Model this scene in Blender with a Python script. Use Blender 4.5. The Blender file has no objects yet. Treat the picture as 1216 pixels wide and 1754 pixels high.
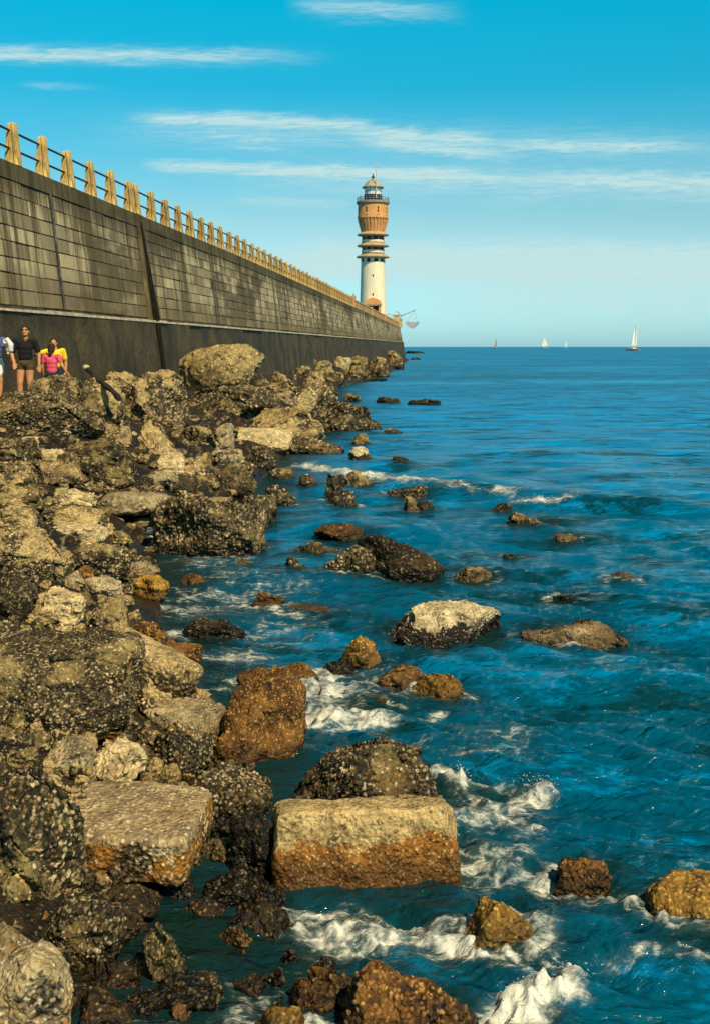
import bpy, bmesh, math, random
import numpy as np
from mathutils import Vector, Matrix, Euler
random.seed(7); RNG = np.random.default_rng(11)
R = math.radians
S = bpy.context.scene
COL = S.collection
F = 1900.0; CX = 608.0; HZ = 594.0; EYE = 3.0      # lens in photo pixels, horizon row, eye height over the sea
# ------------------------------------------------------------------ object helpers
def link(name, me, mat=None, parent=None, loc=None):
    o = bpy.data.objects.new(name, me); COL.objects.link(o)
    if mat is not None:
        me.materials.clear()
        for m in (mat if isinstance(mat, (list, tuple)) else [mat]): me.materials.append(m)
    if parent: o.parent = parent
    if loc is not None: o.location = loc
    return o
def empty(name, loc, rz=0.0):
    o = bpy.data.objects.new(name, None); COL.objects.link(o)
    o.location = loc; o.rotation_euler = (0, 0, rz); o.empty_display_size = .3
    return o
def tag(o, label=None, cat=None, group=None, kind=None):
    if label: o['label'] = label
    if cat: o['category'] = cat
    if group: o['group'] = group
    if kind: o['kind'] = kind
    return o
def np_mesh(name, V, Q, attrs=None, smooth=True):
    """mesh from numpy verts and quads (or tris)"""
    me = bpy.data.meshes.new(name)
    V = np.ascontiguousarray(V, dtype=np.float32); Q = np.ascontiguousarray(Q, dtype=np.int32)
    n = Q.shape[1]
    me.vertices.add(len(V)); me.vertices.foreach_set('co', V.ravel())
    me.loops.add(Q.size); me.loops.foreach_set('vertex_index', Q.ravel())
    me.polygons.add(len(Q)); me.polygons.foreach_set('loop_start', np.arange(0, Q.size, n, dtype=np.int32))
    try: me.polygons.foreach_set('loop_total', np.full(len(Q), n, dtype=np.int32))
    except Exception: pass
    me.update(calc_edges=True); me.validate()
    me.polygons.foreach_set('use_smooth', np.full(len(me.polygons), smooth, dtype=bool))
    for k, a in (attrs or {}).items():
        at = me.attributes.new(k, 'FLOAT', 'POINT'); at.data.foreach_set('value', np.ascontiguousarray(a, dtype=np.float32))
    return me
class MB:
    """collects boxes, tubes, lathes into one mesh"""
    def __init__(s): s.v = []; s.f = []
    def add(s, vs, fs):
        b = len(s.v); s.v += [tuple(v) for v in vs]; s.f += [tuple(b+i for i in f) for f in fs]
    def hexa(s, p):  # 8 points: bottom 4 ccw, top 4 ccw
        s.add(p, [(3,2,1,0),(4,5,6,7),(0,1,5,4),(1,2,6,5),(2,3,7,6),(3,0,4,7)])
    def box(s, x0, x1, y0, y1, z0, z1):
        s.hexa([(x0,y0,z0),(x1,y0,z0),(x1,y1,z0),(x0,y1,z0),(x0,y0,z1),(x1,y0,z1),(x1,y1,z1),(x0,y1,z1)])
    def tube(s, pts, rad, n=8, cap=True):
        pts = [Vector(p) for p in pts]
        if not isinstance(rad, (list, tuple)): rad = [rad]*len(pts)
        rings = []; up0 = None
        for i, p in enumerate(pts):
            d = (pts[min(i+1, len(pts)-1)] - pts[max(i-1, 0)]).normalized()
            a = Vector((0,0,1)) if abs(d.z) < .9 else Vector((1,0,0))
            u = d.cross(a).normalized(); w = d.cross(u).normalized()
            rings.append([p + (u*math.cos(2*math.pi*k/n) + w*math.sin(2*math.pi*k/n))*rad[i] for k in range(n)])
        vs = [v for r in rings for v in r]
        fs = [(i*n+k, i*n+(k+1)%n, (i+1)*n+(k+1)%n, (i+1)*n+k) for i in range(len(pts)-1) for k in range(n)]
        if cap: fs += [tuple(range(n-1, -1, -1)), tuple((len(pts)-1)*n+k for k in range(n))]
        s.add(vs, fs)
    def lathe(s, prof, n=48, c=(0,0), cap=True, rfun=None):
        vs = []
        for r, z in prof:
            for k in range(n):
                a = 2*math.pi*k/n; rr = r*(rfun(a, z) if rfun else 1)
                vs.append((c[0]+rr*math.cos(a), c[1]+rr*math.sin(a), z))
        m = len(prof)
        fs = [(i*n+k, i*n+(k+1)%n, (i+1)*n+(k+1)%n, (i+1)*n+k) for i in range(m-1) for k in range(n)]
        if cap: fs += [tuple(range(n-1, -1, -1)), tuple((m-1)*n+k for k in range(n))]
        s.add(vs, fs)
    def ball(s, c, r, n=10, m=6):
        r = r if isinstance(r, (list, tuple)) else (r, r, r)
        vs = [(c[0], c[1], c[2]-r[2])]
        for i in range(1, m):
            t = math.pi*i/m
            for k in range(n):
                a = 2*math.pi*k/n
                vs.append((c[0]+r[0]*math.sin(t)*math.cos(a), c[1]+r[1]*math.sin(t)*math.sin(a), c[2]-r[2]*math.cos(t)))
        vs.append((c[0], c[1], c[2]+r[2])); L = len(vs)-1
        fs = [(0, 1+(k+1)%n, 1+k) for k in range(n)]
        fs += [(1+i*n+k, 1+i*n+(k+1)%n, 1+(i+1)*n+(k+1)%n, 1+(i+1)*n+k) for i in range(m-2) for k in range(n)]
        fs += [(L, 1+(m-2)*n+k, 1+(m-2)*n+(k+1)%n) for k in range(n)]
        s.add(vs, fs)
    def mesh(s, name, smooth=False):
        me = bpy.data.meshes.new(name); me.from_pydata(s.v, [], s.f); me.update()
        bm = bmesh.new(); bm.from_mesh(me); bmesh.ops.recalc_face_normals(bm, faces=bm.faces); bm.to_mesh(me); bm.free()
        if smooth:
            for p in me.polygons: p.use_smooth = True
        return me
    def build(s, name, mat, parent=None, smooth=False, bevel=0, loc=None):
        o = link(name, s.mesh(name, smooth), mat, parent, loc)
        if bevel:
            b = o.modifiers.new('bevel', 'BEVEL'); b.width = bevel; b.segments = 2; b.limit_method = 'ANGLE'
        if smooth:
            try: o.data.set_sharp_from_angle(angle=R(40))
            except Exception: pass
        return o
# ------------------------------------------------------------------ numpy noise
def _h(ix, iy, iz, s=0):
    ix = ix.astype(np.uint32); iy = iy.astype(np.uint32); iz = iz.astype(np.uint32)
    h = ix*np.uint32(374761393) + iy*np.uint32(668265263) + iz*np.uint32(2147483647) + np.uint32(s*974634777 & 0xffffffff)
    h = (h ^ (h >> np.uint32(13)))*np.uint32(1274126177)
    h = (h ^ (h >> np.uint32(15)))*np.uint32(2246822519)
    h = h ^ (h >> np.uint32(16))
    return h.astype(np.float64)/4294967295.0
def vnoise(P, s=0):
    I = np.floor(P).astype(np.int64); f = P - I; f = f*f*f*(f*(f*6-15)+10)
    r = 0
    for dx in (0, 1):
        wx = f[:, 0] if dx else 1-f[:, 0]
        for dy in (0, 1):
            wy = f[:, 1] if dy else 1-f[:, 1]
            for dz in (0, 1):
                wz = f[:, 2] if dz else 1-f[:, 2]
                r = r + wx*wy*wz*_h(I[:, 0]+dx, I[:, 1]+dy, I[:, 2]+dz, s)
    return r*2-1
def fbm(P, o=4, s=0, g=.5):
    a = 1; t = 0; r = 0
    for k in range(o):
        r = r + a*vnoise(P*(2.03**k) + 17.3*k, s+k); t += a; a *= g
    return r/t
def worley(P, s=0):
    I = np.floor(P - .5).astype(np.int64); best = np.full(len(P), 9.0); cid = np.zeros(len(P))
    for dx in (0, 1):
        for dy in (0, 1):
            for dz in (0, 1):
                a, b, c = I[:, 0]+dx, I[:, 1]+dy, I[:, 2]+dz
                qx = a + .5 + .8*(_h(a, b, c, s+1)-.5); qy = b + .5 + .8*(_h(a, b, c, s+2)-.5); qz = c + .5 + .8*(_h(a, b, c, s+3)-.5)
                d = (P[:, 0]-qx)**2 + (P[:, 1]-qy)**2 + (P[:, 2]-qz)**2
                m = d < best; best = np.where(m, d, best); cid = np.where(m, _h(a, b, c, s+4), cid)
    return np.sqrt(best), cid
def sstep(a, b, x):
    t = np.clip((x-a)/(b-a), 0, 1); return t*t*(3-2*t)
def segdist(X, Y, pts):
    """distance to a polyline, and parameter along it (0..1)"""
    D = np.full(X.shape, 1e9); T = np.zeros(X.shape); n = len(pts)-1
    for i in range(n):
        (ax, ay), (bx, by) = pts[i], pts[i+1]
        vx, vy = bx-ax, by-ay; L = vx*vx+vy*vy+1e-12
        t = np.clip(((X-ax)*vx+(Y-ay)*vy)/L, 0, 1)
        d = np.hypot(X-ax-t*vx, Y-ay-t*vy); m = d < D
        D = np.where(m, d, D); T = np.where(m, (i+t)/n, T)
    return D, T
# ------------------------------------------------------------------ node helpers
class NT:
    def __init__(s, nt): s.nt = nt; s.n = nt.nodes; s.l = nt.links
    def node(s, t, **k):
        n = s.n.new(t)
        for a, v in k.items(): setattr(n, a, v)
        return n
    def put(s, sock, v):
        if hasattr(v, 'is_output') or isinstance(v, bpy.types.NodeSocket): s.l.new(v, sock)
        else: sock.default_value = v
    def math(s, op, a, b=0.0, c=0.0, clamp=False):
        n = s.node('ShaderNodeMath', operation=op, use_clamp=clamp)
        s.put(n.inputs[0], a); s.put(n.inputs[1], b); s.put(n.inputs[2], c); return n.outputs[0]
    def ss(s, a, b, x):
        n = s.node('ShaderNodeMapRange', interpolation_type='SMOOTHSTEP')
        s.put(n.inputs[0], x); s.put(n.inputs[1], a); s.put(n.inputs[2], b); n.inputs[3].default_value = 0; n.inputs[4].default_value = 1
        return n.outputs[0]
    def mix(s, f, a, b, op='MIX'):
        n = s.node('ShaderNodeMix', data_type='RGBA', blend_type=op); n.clamp_factor = True
        s.put(n.inputs[0], f)
        for i, v in ((6, a), (7, b)):
            if isinstance(v, (tuple, list)): n.inputs[i].default_value = (*v[:3], 1)
            else: s.l.new(v, n.inputs[i])
        return n.outputs[2]
    def attr(s, name):
        return s.node('ShaderNodeAttribute', attribute_name=name).outputs['Fac']
    def pos(s): return s.node('ShaderNodeNewGeometry').outputs['Position']
    def scale(s, v, sc, off=(0,0,0)):
        n = s.node('ShaderNodeMapping'); s.l.new(v, n.inputs[0]); n.inputs['Scale'].default_value = sc; n.inputs['Location'].default_value = off
        return n.outputs[0]
    def noise(s, v, sc=1., det=4., rough=.5, dist=0., out=0):
        n = s.node('ShaderNodeTexNoise'); s.l.new(v, n.inputs['Vector'])
        n.inputs['Scale'].default_value = sc; n.inputs['Detail'].default_value = det; n.inputs['Roughness'].default_value = rough; n.inputs['Distortion'].default_value = dist
        return n.outputs[out]
    def voro(s, v, sc=1., feat='F1', rnd=1.):
        n = s.node('ShaderNodeTexVoronoi', feature=feat); s.l.new(v, n.inputs['Vector']); n.inputs['Scale'].default_value = sc
        n.inputs['Randomness'].default_value = rnd
        return n.outputs
    def bump(s, h, st=.5, d=.02, nrm=None):
        n = s.node('ShaderNodeBump'); s.put(n.inputs['Height'], h); n.inputs['Strength'].default_value = st; n.inputs['Distance'].default_value = d
        if nrm is not None: s.l.new(nrm, n.inputs['Normal'])
        return n.outputs[0]
def new_mat(name):
    m = bpy.data.materials.new(name); m.use_nodes = True
    t = NT(m.node_tree); return m, t, t.n['Principled BSDF']
def plain(name, col, rough=.7, var=.25, sc=6., spec=.3, metal=0., bump=.2):
    """paint / cloth / skin with a little real unevenness of colour and surface"""
    m, t, b = new_mat(name)
    p = t.node('ShaderNodeTexCoord').outputs['Object']
    n = t.noise(p, sc, 5, .6)
    c = t.mix(t.ss(.3, .7, n), tuple(x*(1-var) for x in col), tuple(min(1, x*(1+var)) for x in col))
    t.put(b.inputs['Base Color'], c); b.inputs['Roughness'].default_value = rough; b.inputs['Metallic'].default_value = metal
    b.inputs['Specular IOR Level'].default_value = spec
    t.put(b.inputs['Normal'], t.bump(t.noise(p, sc*6, 4), bump, .01))
    return m
# ------------------------------------------------------------------ shore and terrain
SHORE = np.array([(2.5,-1.2),(4,-1.1),(6,-1.0),(6.5,-.95),(8,-.8),(9.5,-1.05),(11.5,-1.9),(13.7,-2.35),(15.6,-2.7),(17,-3.2),(18.6,-3.4),(19.6,-2.2),(20.5,-1.95),
                  (27,-2.0),(33,-1.6),(39,-1.1),(54,-.4),(66,-1.2),(80,-1.3),(105,1.6),(116,3.3),(158,6.6),(243,11.9),(300,14.)])
def shore_x(Y): return np.interp(Y, SHORE[:, 0], SHORE[:, 1])
BATTER = .13
def top_z(Y): return 8.5 - 1.15*max(0., Y-66.)/160.            # the wall top falls slightly towards the lighthouse
def wz(Y, z):
    if z <= 4.3: return z
    zt = top_z(Y); return 4.3+(z-4.3)*(zt-4.3)/4.2 if z <= 8.5 else z+zt-8.5
def wall_x(Y, z=8.5): return -13.46 + .0958*Y + BATTER*(8.5-z)
def ground(X, Y):
    d = shore_x(Y) - X
    z = np.where(d > 0, 1.85*(1-np.exp(-d/3.6)), np.maximum(.4*d, -.9))
    return z
def px_ground(px, py):
    """where the sight line through photo pixel (px, py) meets shore or sea"""
    k = (px-CX)/F; m = (py-HZ)/F
    Y = 3.2
    while Y < 900:
        z = EYE - m*Y; g = max(float(ground(k*Y, Y)) if Y < 300 else 0., 0.)
        if z <= g: break
        Y *= 1.004
    return k*Y, Y, max(float(ground(k*Y, Y)) if Y < 300 else 0., 0.)
def px_sea(px, py):
    Y = F*EYE/(py-HZ); return (px-CX)/F*Y, Y
def px_at(px, py, Y): return Vector(((px-CX)/F*Y, Y, EYE-(py-HZ)/F*Y))
# ------------------------------------------------------------------ camera, sun, sky
cam = bpy.data.cameras.new('camera'); camo = bpy.data.objects.new('camera', cam); COL.objects.link(camo)
camo.location = (0, 0, EYE); camo.rotation_euler = (R(90), 0, 0)
cam.sensor_fit = 'VERTICAL'; cam.sensor_height = 24.; cam.lens = 24.*F/1754.
cam.shift_y = -(877.-HZ)/1754.; cam.clip_start = .1; cam.clip_end = 90000.
S.camera = camo
SUN_AZ, SUN_EL = 149., 47.                    # clockwise from +Y
sd = Vector((math.sin(R(SUN_AZ))*math.cos(R(SUN_EL)), math.cos(R(SUN_AZ))*math.cos(R(SUN_EL)), math.sin(R(SUN_EL))))
sun = bpy.data.lights.new('sun', 'SUN'); sun.energy = 5.0; sun.angle = R(.53); sun.color = (1., .85, .58)
suno = bpy.data.objects.new('sun', sun); COL.objects.link(suno); suno.rotation_euler = sd.to_track_quat('Z', 'Y').to_euler(); suno.location = (20, -30, 40)
W = bpy.data.worlds.new('World'); S.world = W; W.use_nodes = True
t = NT(W.node_tree); t.n.clear()
out = t.node('ShaderNodeOutputWorld'); bg = t.node('ShaderNodeBackground'); t.l.new(bg.outputs[0], out.inputs[0])
sky = t.node('ShaderNodeTexSky', sky_type='NISHITA'); sky.sun_disc = False
sky.sun_elevation = R(SUN_EL); sky.sun_rotation = R(SUN_AZ); sky.air_density = 1.0; sky.dust_density = .6; sky.ozone_density = 1.5
gen = t.node('ShaderNodeTexCoord').outputs['Generated']
sx = t.node('ShaderNodeSeparateXYZ'); t.l.new(gen, sx.inputs[0])
dx, dy, dz = sx.outputs
yy = t.math('MAXIMUM', dy, .05)
u = t.math('DIVIDE', dx, yy); v = t.math('DIVIDE', dz, yy)
cmb = t.node('ShaderNodeCombineXYZ'); t.put(cmb.inputs[0], u); t.put(cmb.inputs[1], v)
uv = cmb.outputs[0]
n1 = t.noise(t.scale(uv, (16., 110., 1)), 1., 6, .66, .9)       # fraying of the cirrus
n2 = t.noise(t.scale(uv, (4., 16., 1), (3, 1, 0)), 1., 3, .5)
n3 = t.ss(.3, .68, t.noise(t.scale(uv, (34., 330., 1)), 1., 5, .68, .9))
tot = None
def streak(x0, y0, x1, y1, w, a, fl=60., fr=200., bend=.004, fray=1.9):
    """one cirrus streak lying between two sky directions"""
    global tot
    u0, v0, u1, v1 = (x0-CX)/F, (HZ-y0)/F, (x1-CX)/F, (HZ-y1)/F; s = (v1-v0)/(u1-u0)
    vc = t.math('MULTIPLY_ADD', t.math('SUBTRACT', u, u0), s, v0)
    d = t.math('SUBTRACT', v, vc); d = t.math('MULTIPLY_ADD', t.math('SUBTRACT', n2, .5), bend*2, d)
    d = t.math('MULTIPLY_ADD', t.math('SUBTRACT', n1, .5), fray*w/F*1.6, d)
    q = t.math('DIVIDE', d, w/F); g = t.math('POWER', 2.718, t.math('MULTIPLY', t.math('MULTIPLY', q, q), -1.))
    e = t.math('MULTIPLY', t.ss(u0, u0+fl/F, u), t.math('SUBTRACT', 1., t.ss(u1-fr/F, u1, u)))
    k = t.math('MULTIPLY', t.math('MULTIPLY', g, e), t.math('MULTIPLY', t.math('MULTIPLY_ADD', n3, 1.0, .62), a))
    tot = k if tot is None else t.math('ADD', tot, k)
streak(-900, 84, 600, 98, 12, .62, 400, 330, .002)
streak(200, 200, 650, 212, 10, .66, 90, 60, .002)
streak(560, 218, 870, 244, 11, .5, 120, 90, .002)
streak(600, 240, 900, 272, 9, .42, 80, 90, .002)
streak(820, 246, 1260, 256, 9, .42, 150, 200)
streak(230, 284, 1000, 308, 9, .62, 60, 300, .002)
streak(860, 300, 1500, 326, 12, .5, 200, 400)
streak(330, 228, 520, 246, 6, .25, 60, 120)
streak(360, 250, 540, 264, 5, .25, 60, 120)
streak(380, 344, 640, 350, 8, .28, 60, 100)
streak(480, 6, 820, 26, 16, .4, 80, 160, .008, 2.2)
streak(400, 446, 1900, 456, 34, .95, 170, 500, .004, .7)
streak(650, 505, 1900, 525, 40, .45, 260, 400, .004, .7)
streak(-300, 470, 620, 480, 30, .3, 260, 400, .004, .7)
streak(20, 146, 200, 150, 5, .2, 60, 120)
streak(100, 222, 1500, 262, 26, .30, 300, 500, .006, 1.4)
streak(300, 300, 1700, 330, 28, .32, 300, 500, .006, 1.4)
far_cl = t.math('MULTIPLY', t.ss(.56, .8, t.noise(t.scale(uv, (1.2, 9., 1), (9, 2, 0)), 1., 6, .6, .5)), t.ss(.32, .5, v))   # more cirrus higher up
tot = t.math('ADD', tot, t.math('MULTIPLY', far_cl, .5))
tot = t.math('MULTIPLY', tot, t.ss(.0, .1, dy))
# the deep cyan of the print: tint of the clear sky, less tinted in the pale air near the horizon
el = t.math('MAXIMUM', dz, 0.)
rp = t.node('ShaderNodeValToRGB'); t.l.new(el, rp.inputs[0]); cr_ = rp.color_ramp
for i, (q, c) in enumerate([(0, (.69, 1.30, 1.81)), (.05, (.76, 1.24, 1.45)), (.112, (.80, 1.18, 1.12)), (.17, (.36, 1.2, 1.2)), (.226, (.086, 1.24, 1.28)), (.30, (.008, 1.5, 1.46)), (.40, (.02, .50, .62)), (.58, (.08, .17, .19)), (.9, (.08, .12, .13))]):  # upper stops darkened, above the view, to weaken ambient fill
    e_ = cr_.elements[i] if i < 2 else cr_.elements.new(q)
    e_.position = q; e_.color = (c[0]/2, c[1]/2, c[2]/2, 1)
skc = t.mix(1., sky.outputs[0], rp.outputs[0], 'MULTIPLY')
skc = t.mix(1., skc, (2., 2., 2.), 'MULTIPLY')
cl = t.mix(t.math('MINIMUM', tot, .9), skc, (5.6, 7.8, 7.7))
t.put(bg.inputs[0], cl); bg.inputs[1].default_value = .1
S.view_settings.view_transform = 'Standard'; S.view_settings.look = 'None'; S.view_settings.exposure = 0; S.view_settings.gamma = 1
# ------------------------------------------------------------------ sea
def foam_field(X, Y):
    f = np.zeros(X.shape)
    def line(px, w, a, soft=1.):
        nonlocal f
        D, T = segdist(X, Y, [px_sea(*p) for p in px])
        f = np.maximum(f, a*np.exp(-(D/w)**2*soft))
    def blob(px, py, wx, wy, a):
        nonlocal f
        x, y = px_sea(px, py); f = np.maximum(f, a*np.exp(-((X-x)/wx)**2-((Y-y)/wy)**2))
    line([(515,797),(560,806),(640,826),(720,836)], .5, 1.0); line([(640,826),(740,838),(810,850),(880,856)], .38, .8)
    line([(860,852),(905,850)], .35, .95); line([(880,862),(950,864),(1005,859)], .22, .9)
    line([(490,780),(520,778)], .4, .6)
    line([(715,602),(835,603.2)], 14, .9); line([(1000,601.5),(1216,603)], 8, .35)
    # churned water round the foreground rocks
    blob(560,1190,.55,.5,.95); blob(510,1200,.35,.4,1.1); blob(590,1240,.6,.25,1.1); blob(480,1170,.25,.25,.7); blob(660,1165,.25,.2,.6)
    line([(470,1190),(560,1172),(640,1166)], .13, .85); line([(520,1228),(600,1222),(660,1245)], .12, .9); line([(655,1205),(690,1215)], .07, .9); line([(720,1232),(760,1222)], .08, .85)
    blob(385,1180,.16,.14,.95); blob(345,1185,.1,.2,.9)
    line([(760,1325),(800,1335),(870,1340),(930,1345)], .14, .9); line([(930,1345),(880,1375),(905,1420)], .13, .85); line([(850,1365),(870,1400),(880,1450),(890,1470)], .14, .75)
    blob(840,1400,.40,.6,.92); blob(850,1480,.3,.4,.8); blob(800,1450,.2,.55,.75); blob(900,1350,.2,.2,1.0); blob(790,1335,.12,.15,1.05); line([(780,1480),(860,1490),(940,1520),(1000,1535)], .1, .8); blob(850,1520,.35,.18,.55)
    blob(540,1560,.2,.1,.75); blob(590,1585,.45,.16,1.0); blob(640,1605,.4,.16,1.1); blob(480,1550,.08,.07,.8); line([(470,1548),(520,1575),(600,1600),(620,1630)], .06, .9)
    line([(610,1570),(700,1575),(800,1600),(900,1650)], .07, .85); line([(640,1620),(740,1605),(830,1650),(900,1670)], .08, .9); blob(720,1590,.4,.16,.9); blob(800,1620,.3,.14,.85); blob(560,1555,.4,.14,.9)
    blob(890,1730,.26,.2,1.35); blob(950,1700,.18,.14,1.25); blob(980,1665,.08,.12,1.1); blob(860,1660,.14,.09,.8); blob(980,1670,.08,.08,.8); line([(905,1620),(940,1660),(985,1690)], .05, .8)
    line([(1040,1650),(1110,1640),(1216,1655)], .07, .6); line([(1140,1640),(1216,1630)], .05, .45)
    # long thin streaks drifting off the rocks on the left
    blob(400,1010,1.2,1.6,.70); blob(330,1030,.8,1.4,.72); blob(480,1080,.8,1.1,.66); blob(370,960,.9,1.2,.68); blob(400,1120,.7,.7,.72); blob(840,1270,.6,.6,.55); blob(520,1000,.7,1.2,.5)
    blob(800,1290,.8,.7,.55); blob(250,905,.25,.8,.7)
    return f
CREST = [px_sea(*p) for p in ((480,782),(560,800),(650,822),(740,835),(880,853),(1010,862),(1110,870),(1230,878),(1400,890))]
def build_sea():
    pr = 1900*3/1.715
    yp = np.concatenate([np.arange(1130, 60, -1.9), 60*np.exp(-np.arange(0, 110)*.056)])
    rows = pr/yp
    u = np.linspace(-1, 1, 640); u = np.sign(u)*(.55*np.abs(u)+.45*np.abs(u)**3)
    Yg = np.repeat(rows[:, None], len(u), 1); half = 3.2 + .46*rows
    Xg = u[None, :]*half[:, None] + .10*rows[:, None]*0
    X = Xg.ravel(); Y = Yg.ravel()
    step = np.gradient(rows); st = np.repeat(np.maximum(step, half*2/640*1.2)[:, None], len(u), 1).ravel()
    Z = np.zeros(X.shape); rg = np.random.default_rng(5)
    wx = X + .5*fbm(np.stack([X*.35, Y*.35, 0*X], 1), 2, 60); wy = Y + .6*fbm(np.stack([X*.3, Y*.3, 0*X+4], 1), 2, 61)
    for i in range(46):
        lam = .16*(30**(i/45.)); k = 2*math.pi/lam
        a = rg.normal(-.35, .55); dxn, dyn = math.sin(a), -math.cos(a)
        amp = .0098*lam**.62*(1.5 if lam < .5 else 1.)
        ph = k*(dxn*wx+dyn*wy)+rg.uniform(0, 6.28)
        w = sstep(2.0, 3.6, lam/np.maximum(st, 1e-6))
        Z += w*amp*(np.sin(ph)*.8 + .3*np.cos(2*ph))
    env = .75 + .5*fbm(np.stack([X*.12, Y*.08, 0*X], 1), 3, 66); Z *= np.clip(env, .3, 1.4)
    cal = sstep(-.2, 1.6, X-shore_x(np.minimum(Y, 299))); Z *= .35+.65*cal
    D, T = segdist(X, Y, CREST)
    Z += .20*np.exp(-(D/.62)**2)*np.interp(T, [0, .1, .35, .6, .85, 1], [.1, .5, .9, 1.1, 1., .5])
    fo = foam_field(X, Y)
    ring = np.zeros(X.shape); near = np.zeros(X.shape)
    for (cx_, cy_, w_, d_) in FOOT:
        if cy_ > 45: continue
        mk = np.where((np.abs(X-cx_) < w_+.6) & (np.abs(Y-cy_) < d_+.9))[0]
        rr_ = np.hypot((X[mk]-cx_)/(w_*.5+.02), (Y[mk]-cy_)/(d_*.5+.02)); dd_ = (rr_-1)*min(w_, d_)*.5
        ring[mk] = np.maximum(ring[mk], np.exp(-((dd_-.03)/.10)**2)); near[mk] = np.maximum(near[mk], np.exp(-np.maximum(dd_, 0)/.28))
    fo = np.maximum(fo, ring*np.clip(.42+1.1*fbm(np.stack([X*.9, Y*.9, 0*X], 1), 2, 58), 0, .86)*(Y < 45))
    P = np.stack([X, Y, 0*X], 1)
    ln = fbm(P*5, 4, 70); ln2 = fbm(P*16, 3, 75)
    # flow-warped streaks inside the foam
    m = (Y < 32)
    strk = np.zeros(X.shape)
    q = np.stack([X*2.2+1.2*fbm(P*1.1, 3, 80), Y*4.2+1.5*fbm(P*1.3+5, 3, 81), 0*X], 1)
    strk = 1-np.abs(fbm(q, 4, 83))*3.2
    foam = np.clip(fo*1.0 + .26*(strk-.5)*np.minimum(1, fo*2.4) + .10*ln, 0, 1.3)*np.minimum(1, fo*4)
    foam = np.where(Y > 60, fo*sstep(-.3, .3, fbm(np.stack([X*.05, Y*.01, 0*X], 1), 3, 85)), foam)
    churn = fo*(Y < 60)
    Z += churn*(.05*ln+.022*ln2*(st < .06)) + sstep(.5, .9, foam)*.022*(Y < 60)*(.4+ln2) + sstep(.85, 1.25, foam)*.035*(Y < 40)*(.6+1.5*ln2+ln)
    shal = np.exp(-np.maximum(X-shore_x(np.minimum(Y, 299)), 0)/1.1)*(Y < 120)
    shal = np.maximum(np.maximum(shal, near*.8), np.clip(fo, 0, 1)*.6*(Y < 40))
    n = len(u); i = np.arange(len(rows)-1)[:, None]*n + np.arange(n-1)[None, :]; i = i.ravel()
    Q = np.stack([i, i+1, i+n+1, i+n], 1)
    me = np_mesh('sea', np.stack([X, Y, Z], 1), Q, {'foam': foam, 'shallow': shal})
    m, t, b = new_mat('sea_water')
    p = t.pos(); fm = t.attr('foam'); sh = t.attr('shallow')
    sp = t.node('ShaderNodeSeparateXYZ'); t.l.new(p, sp.inputs[0]); dist = sp.outputs[1]
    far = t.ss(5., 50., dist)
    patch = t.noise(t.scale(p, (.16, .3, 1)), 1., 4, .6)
    c = t.mix(far, (.0, .082, .155), (.0, .255, .62))  # bluer with distance, painting in the sky reflected at low angles
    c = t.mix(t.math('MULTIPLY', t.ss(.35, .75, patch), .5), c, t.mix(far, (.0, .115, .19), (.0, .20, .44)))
    stk = t.noise(t.scale(p, (.20, .42, 1), (1, 7, 0)), 1., 9, .80, .4)       # sky reflected on wave facets, painted as blue streaks
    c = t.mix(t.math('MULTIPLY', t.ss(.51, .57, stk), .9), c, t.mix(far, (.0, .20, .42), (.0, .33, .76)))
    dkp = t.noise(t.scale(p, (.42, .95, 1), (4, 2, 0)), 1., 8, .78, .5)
    c = t.mix(t.math('MULTIPLY', t.ss(.51, .57, dkp), .90), c, (.002, .040, .052))  # dark wave troughs painted as green-black streaks
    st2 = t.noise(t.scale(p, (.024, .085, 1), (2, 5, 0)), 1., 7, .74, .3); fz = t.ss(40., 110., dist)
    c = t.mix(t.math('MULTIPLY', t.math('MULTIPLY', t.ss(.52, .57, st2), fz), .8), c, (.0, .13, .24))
    c = t.mix(t.math('MULTIPLY', t.math('MULTIPLY', t.ss(.47, .42, st2), fz), .6), c, (.03, .40, .72))  # distant troughs and sky-lit facets, likewise painted into the colour
    flk = t.noise(t.scale(p, (.55, 1.5, 1), (9, 3, 0)), 1., 8, .82, .3)
    c = t.mix(t.math('MULTIPLY', t.ss(.60, .67, flk), .5), c, (.22, .46, .56))  # foam flecks and wave glints painted pale
    c = t.mix(t.math('MULTIPLY', t.ss(0., .9, sh), .92), c, (.006, .022, .018))  # murky shallows, colour darkened further for shaded water
    fd = t.noise(t.scale(p, (7., 13., 7.)), 1., 6, .68, .8)
    wv = t.node('ShaderNodeVectorMath', operation='MULTIPLY_ADD'); t.l.new(t.noise(p, 2.5, 3, .5, 0., 1), wv.inputs[0]); wv.inputs[1].default_value = (.5, .5, .5); t.l.new(p, wv.inputs[2])
    lace = t.voro(t.scale(wv.outputs[0], (5., 9.5, 5.)), 1., 'DISTANCE_TO_EDGE')['Distance']
    lace = t.math('SUBTRACT', 1., t.ss(.0, .22, lace))
    f2 = t.math('ADD', t.math('MULTIPLY_ADD', t.math('SUBTRACT', fd, .5), 1.25, fm), t.math('MULTIPLY', t.math('SUBTRACT', lace, .45), .20))
    f2 = t.math('MULTIPLY_ADD', t.math('SUBTRACT', t.noise(t.scale(p, (34., 60., 34.)), 1., 4, .7, .6), .5), .75, f2)
    fmask = t.ss(.54, 1.22, f2)
    fmask = t.math('MULTIPLY', t.math('MULTIPLY', fmask, t.ss(.03, .3, fm)), .94)
    milk = t.math('MULTIPLY', t.ss(.35, 1.1, fm), .22)
    c = t.mix(milk, c, (.26, .36, .33))
    c = t.mix(fmask, c, (.78, .78, .68))
    t.put(b.inputs['Base Color'], c)
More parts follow.
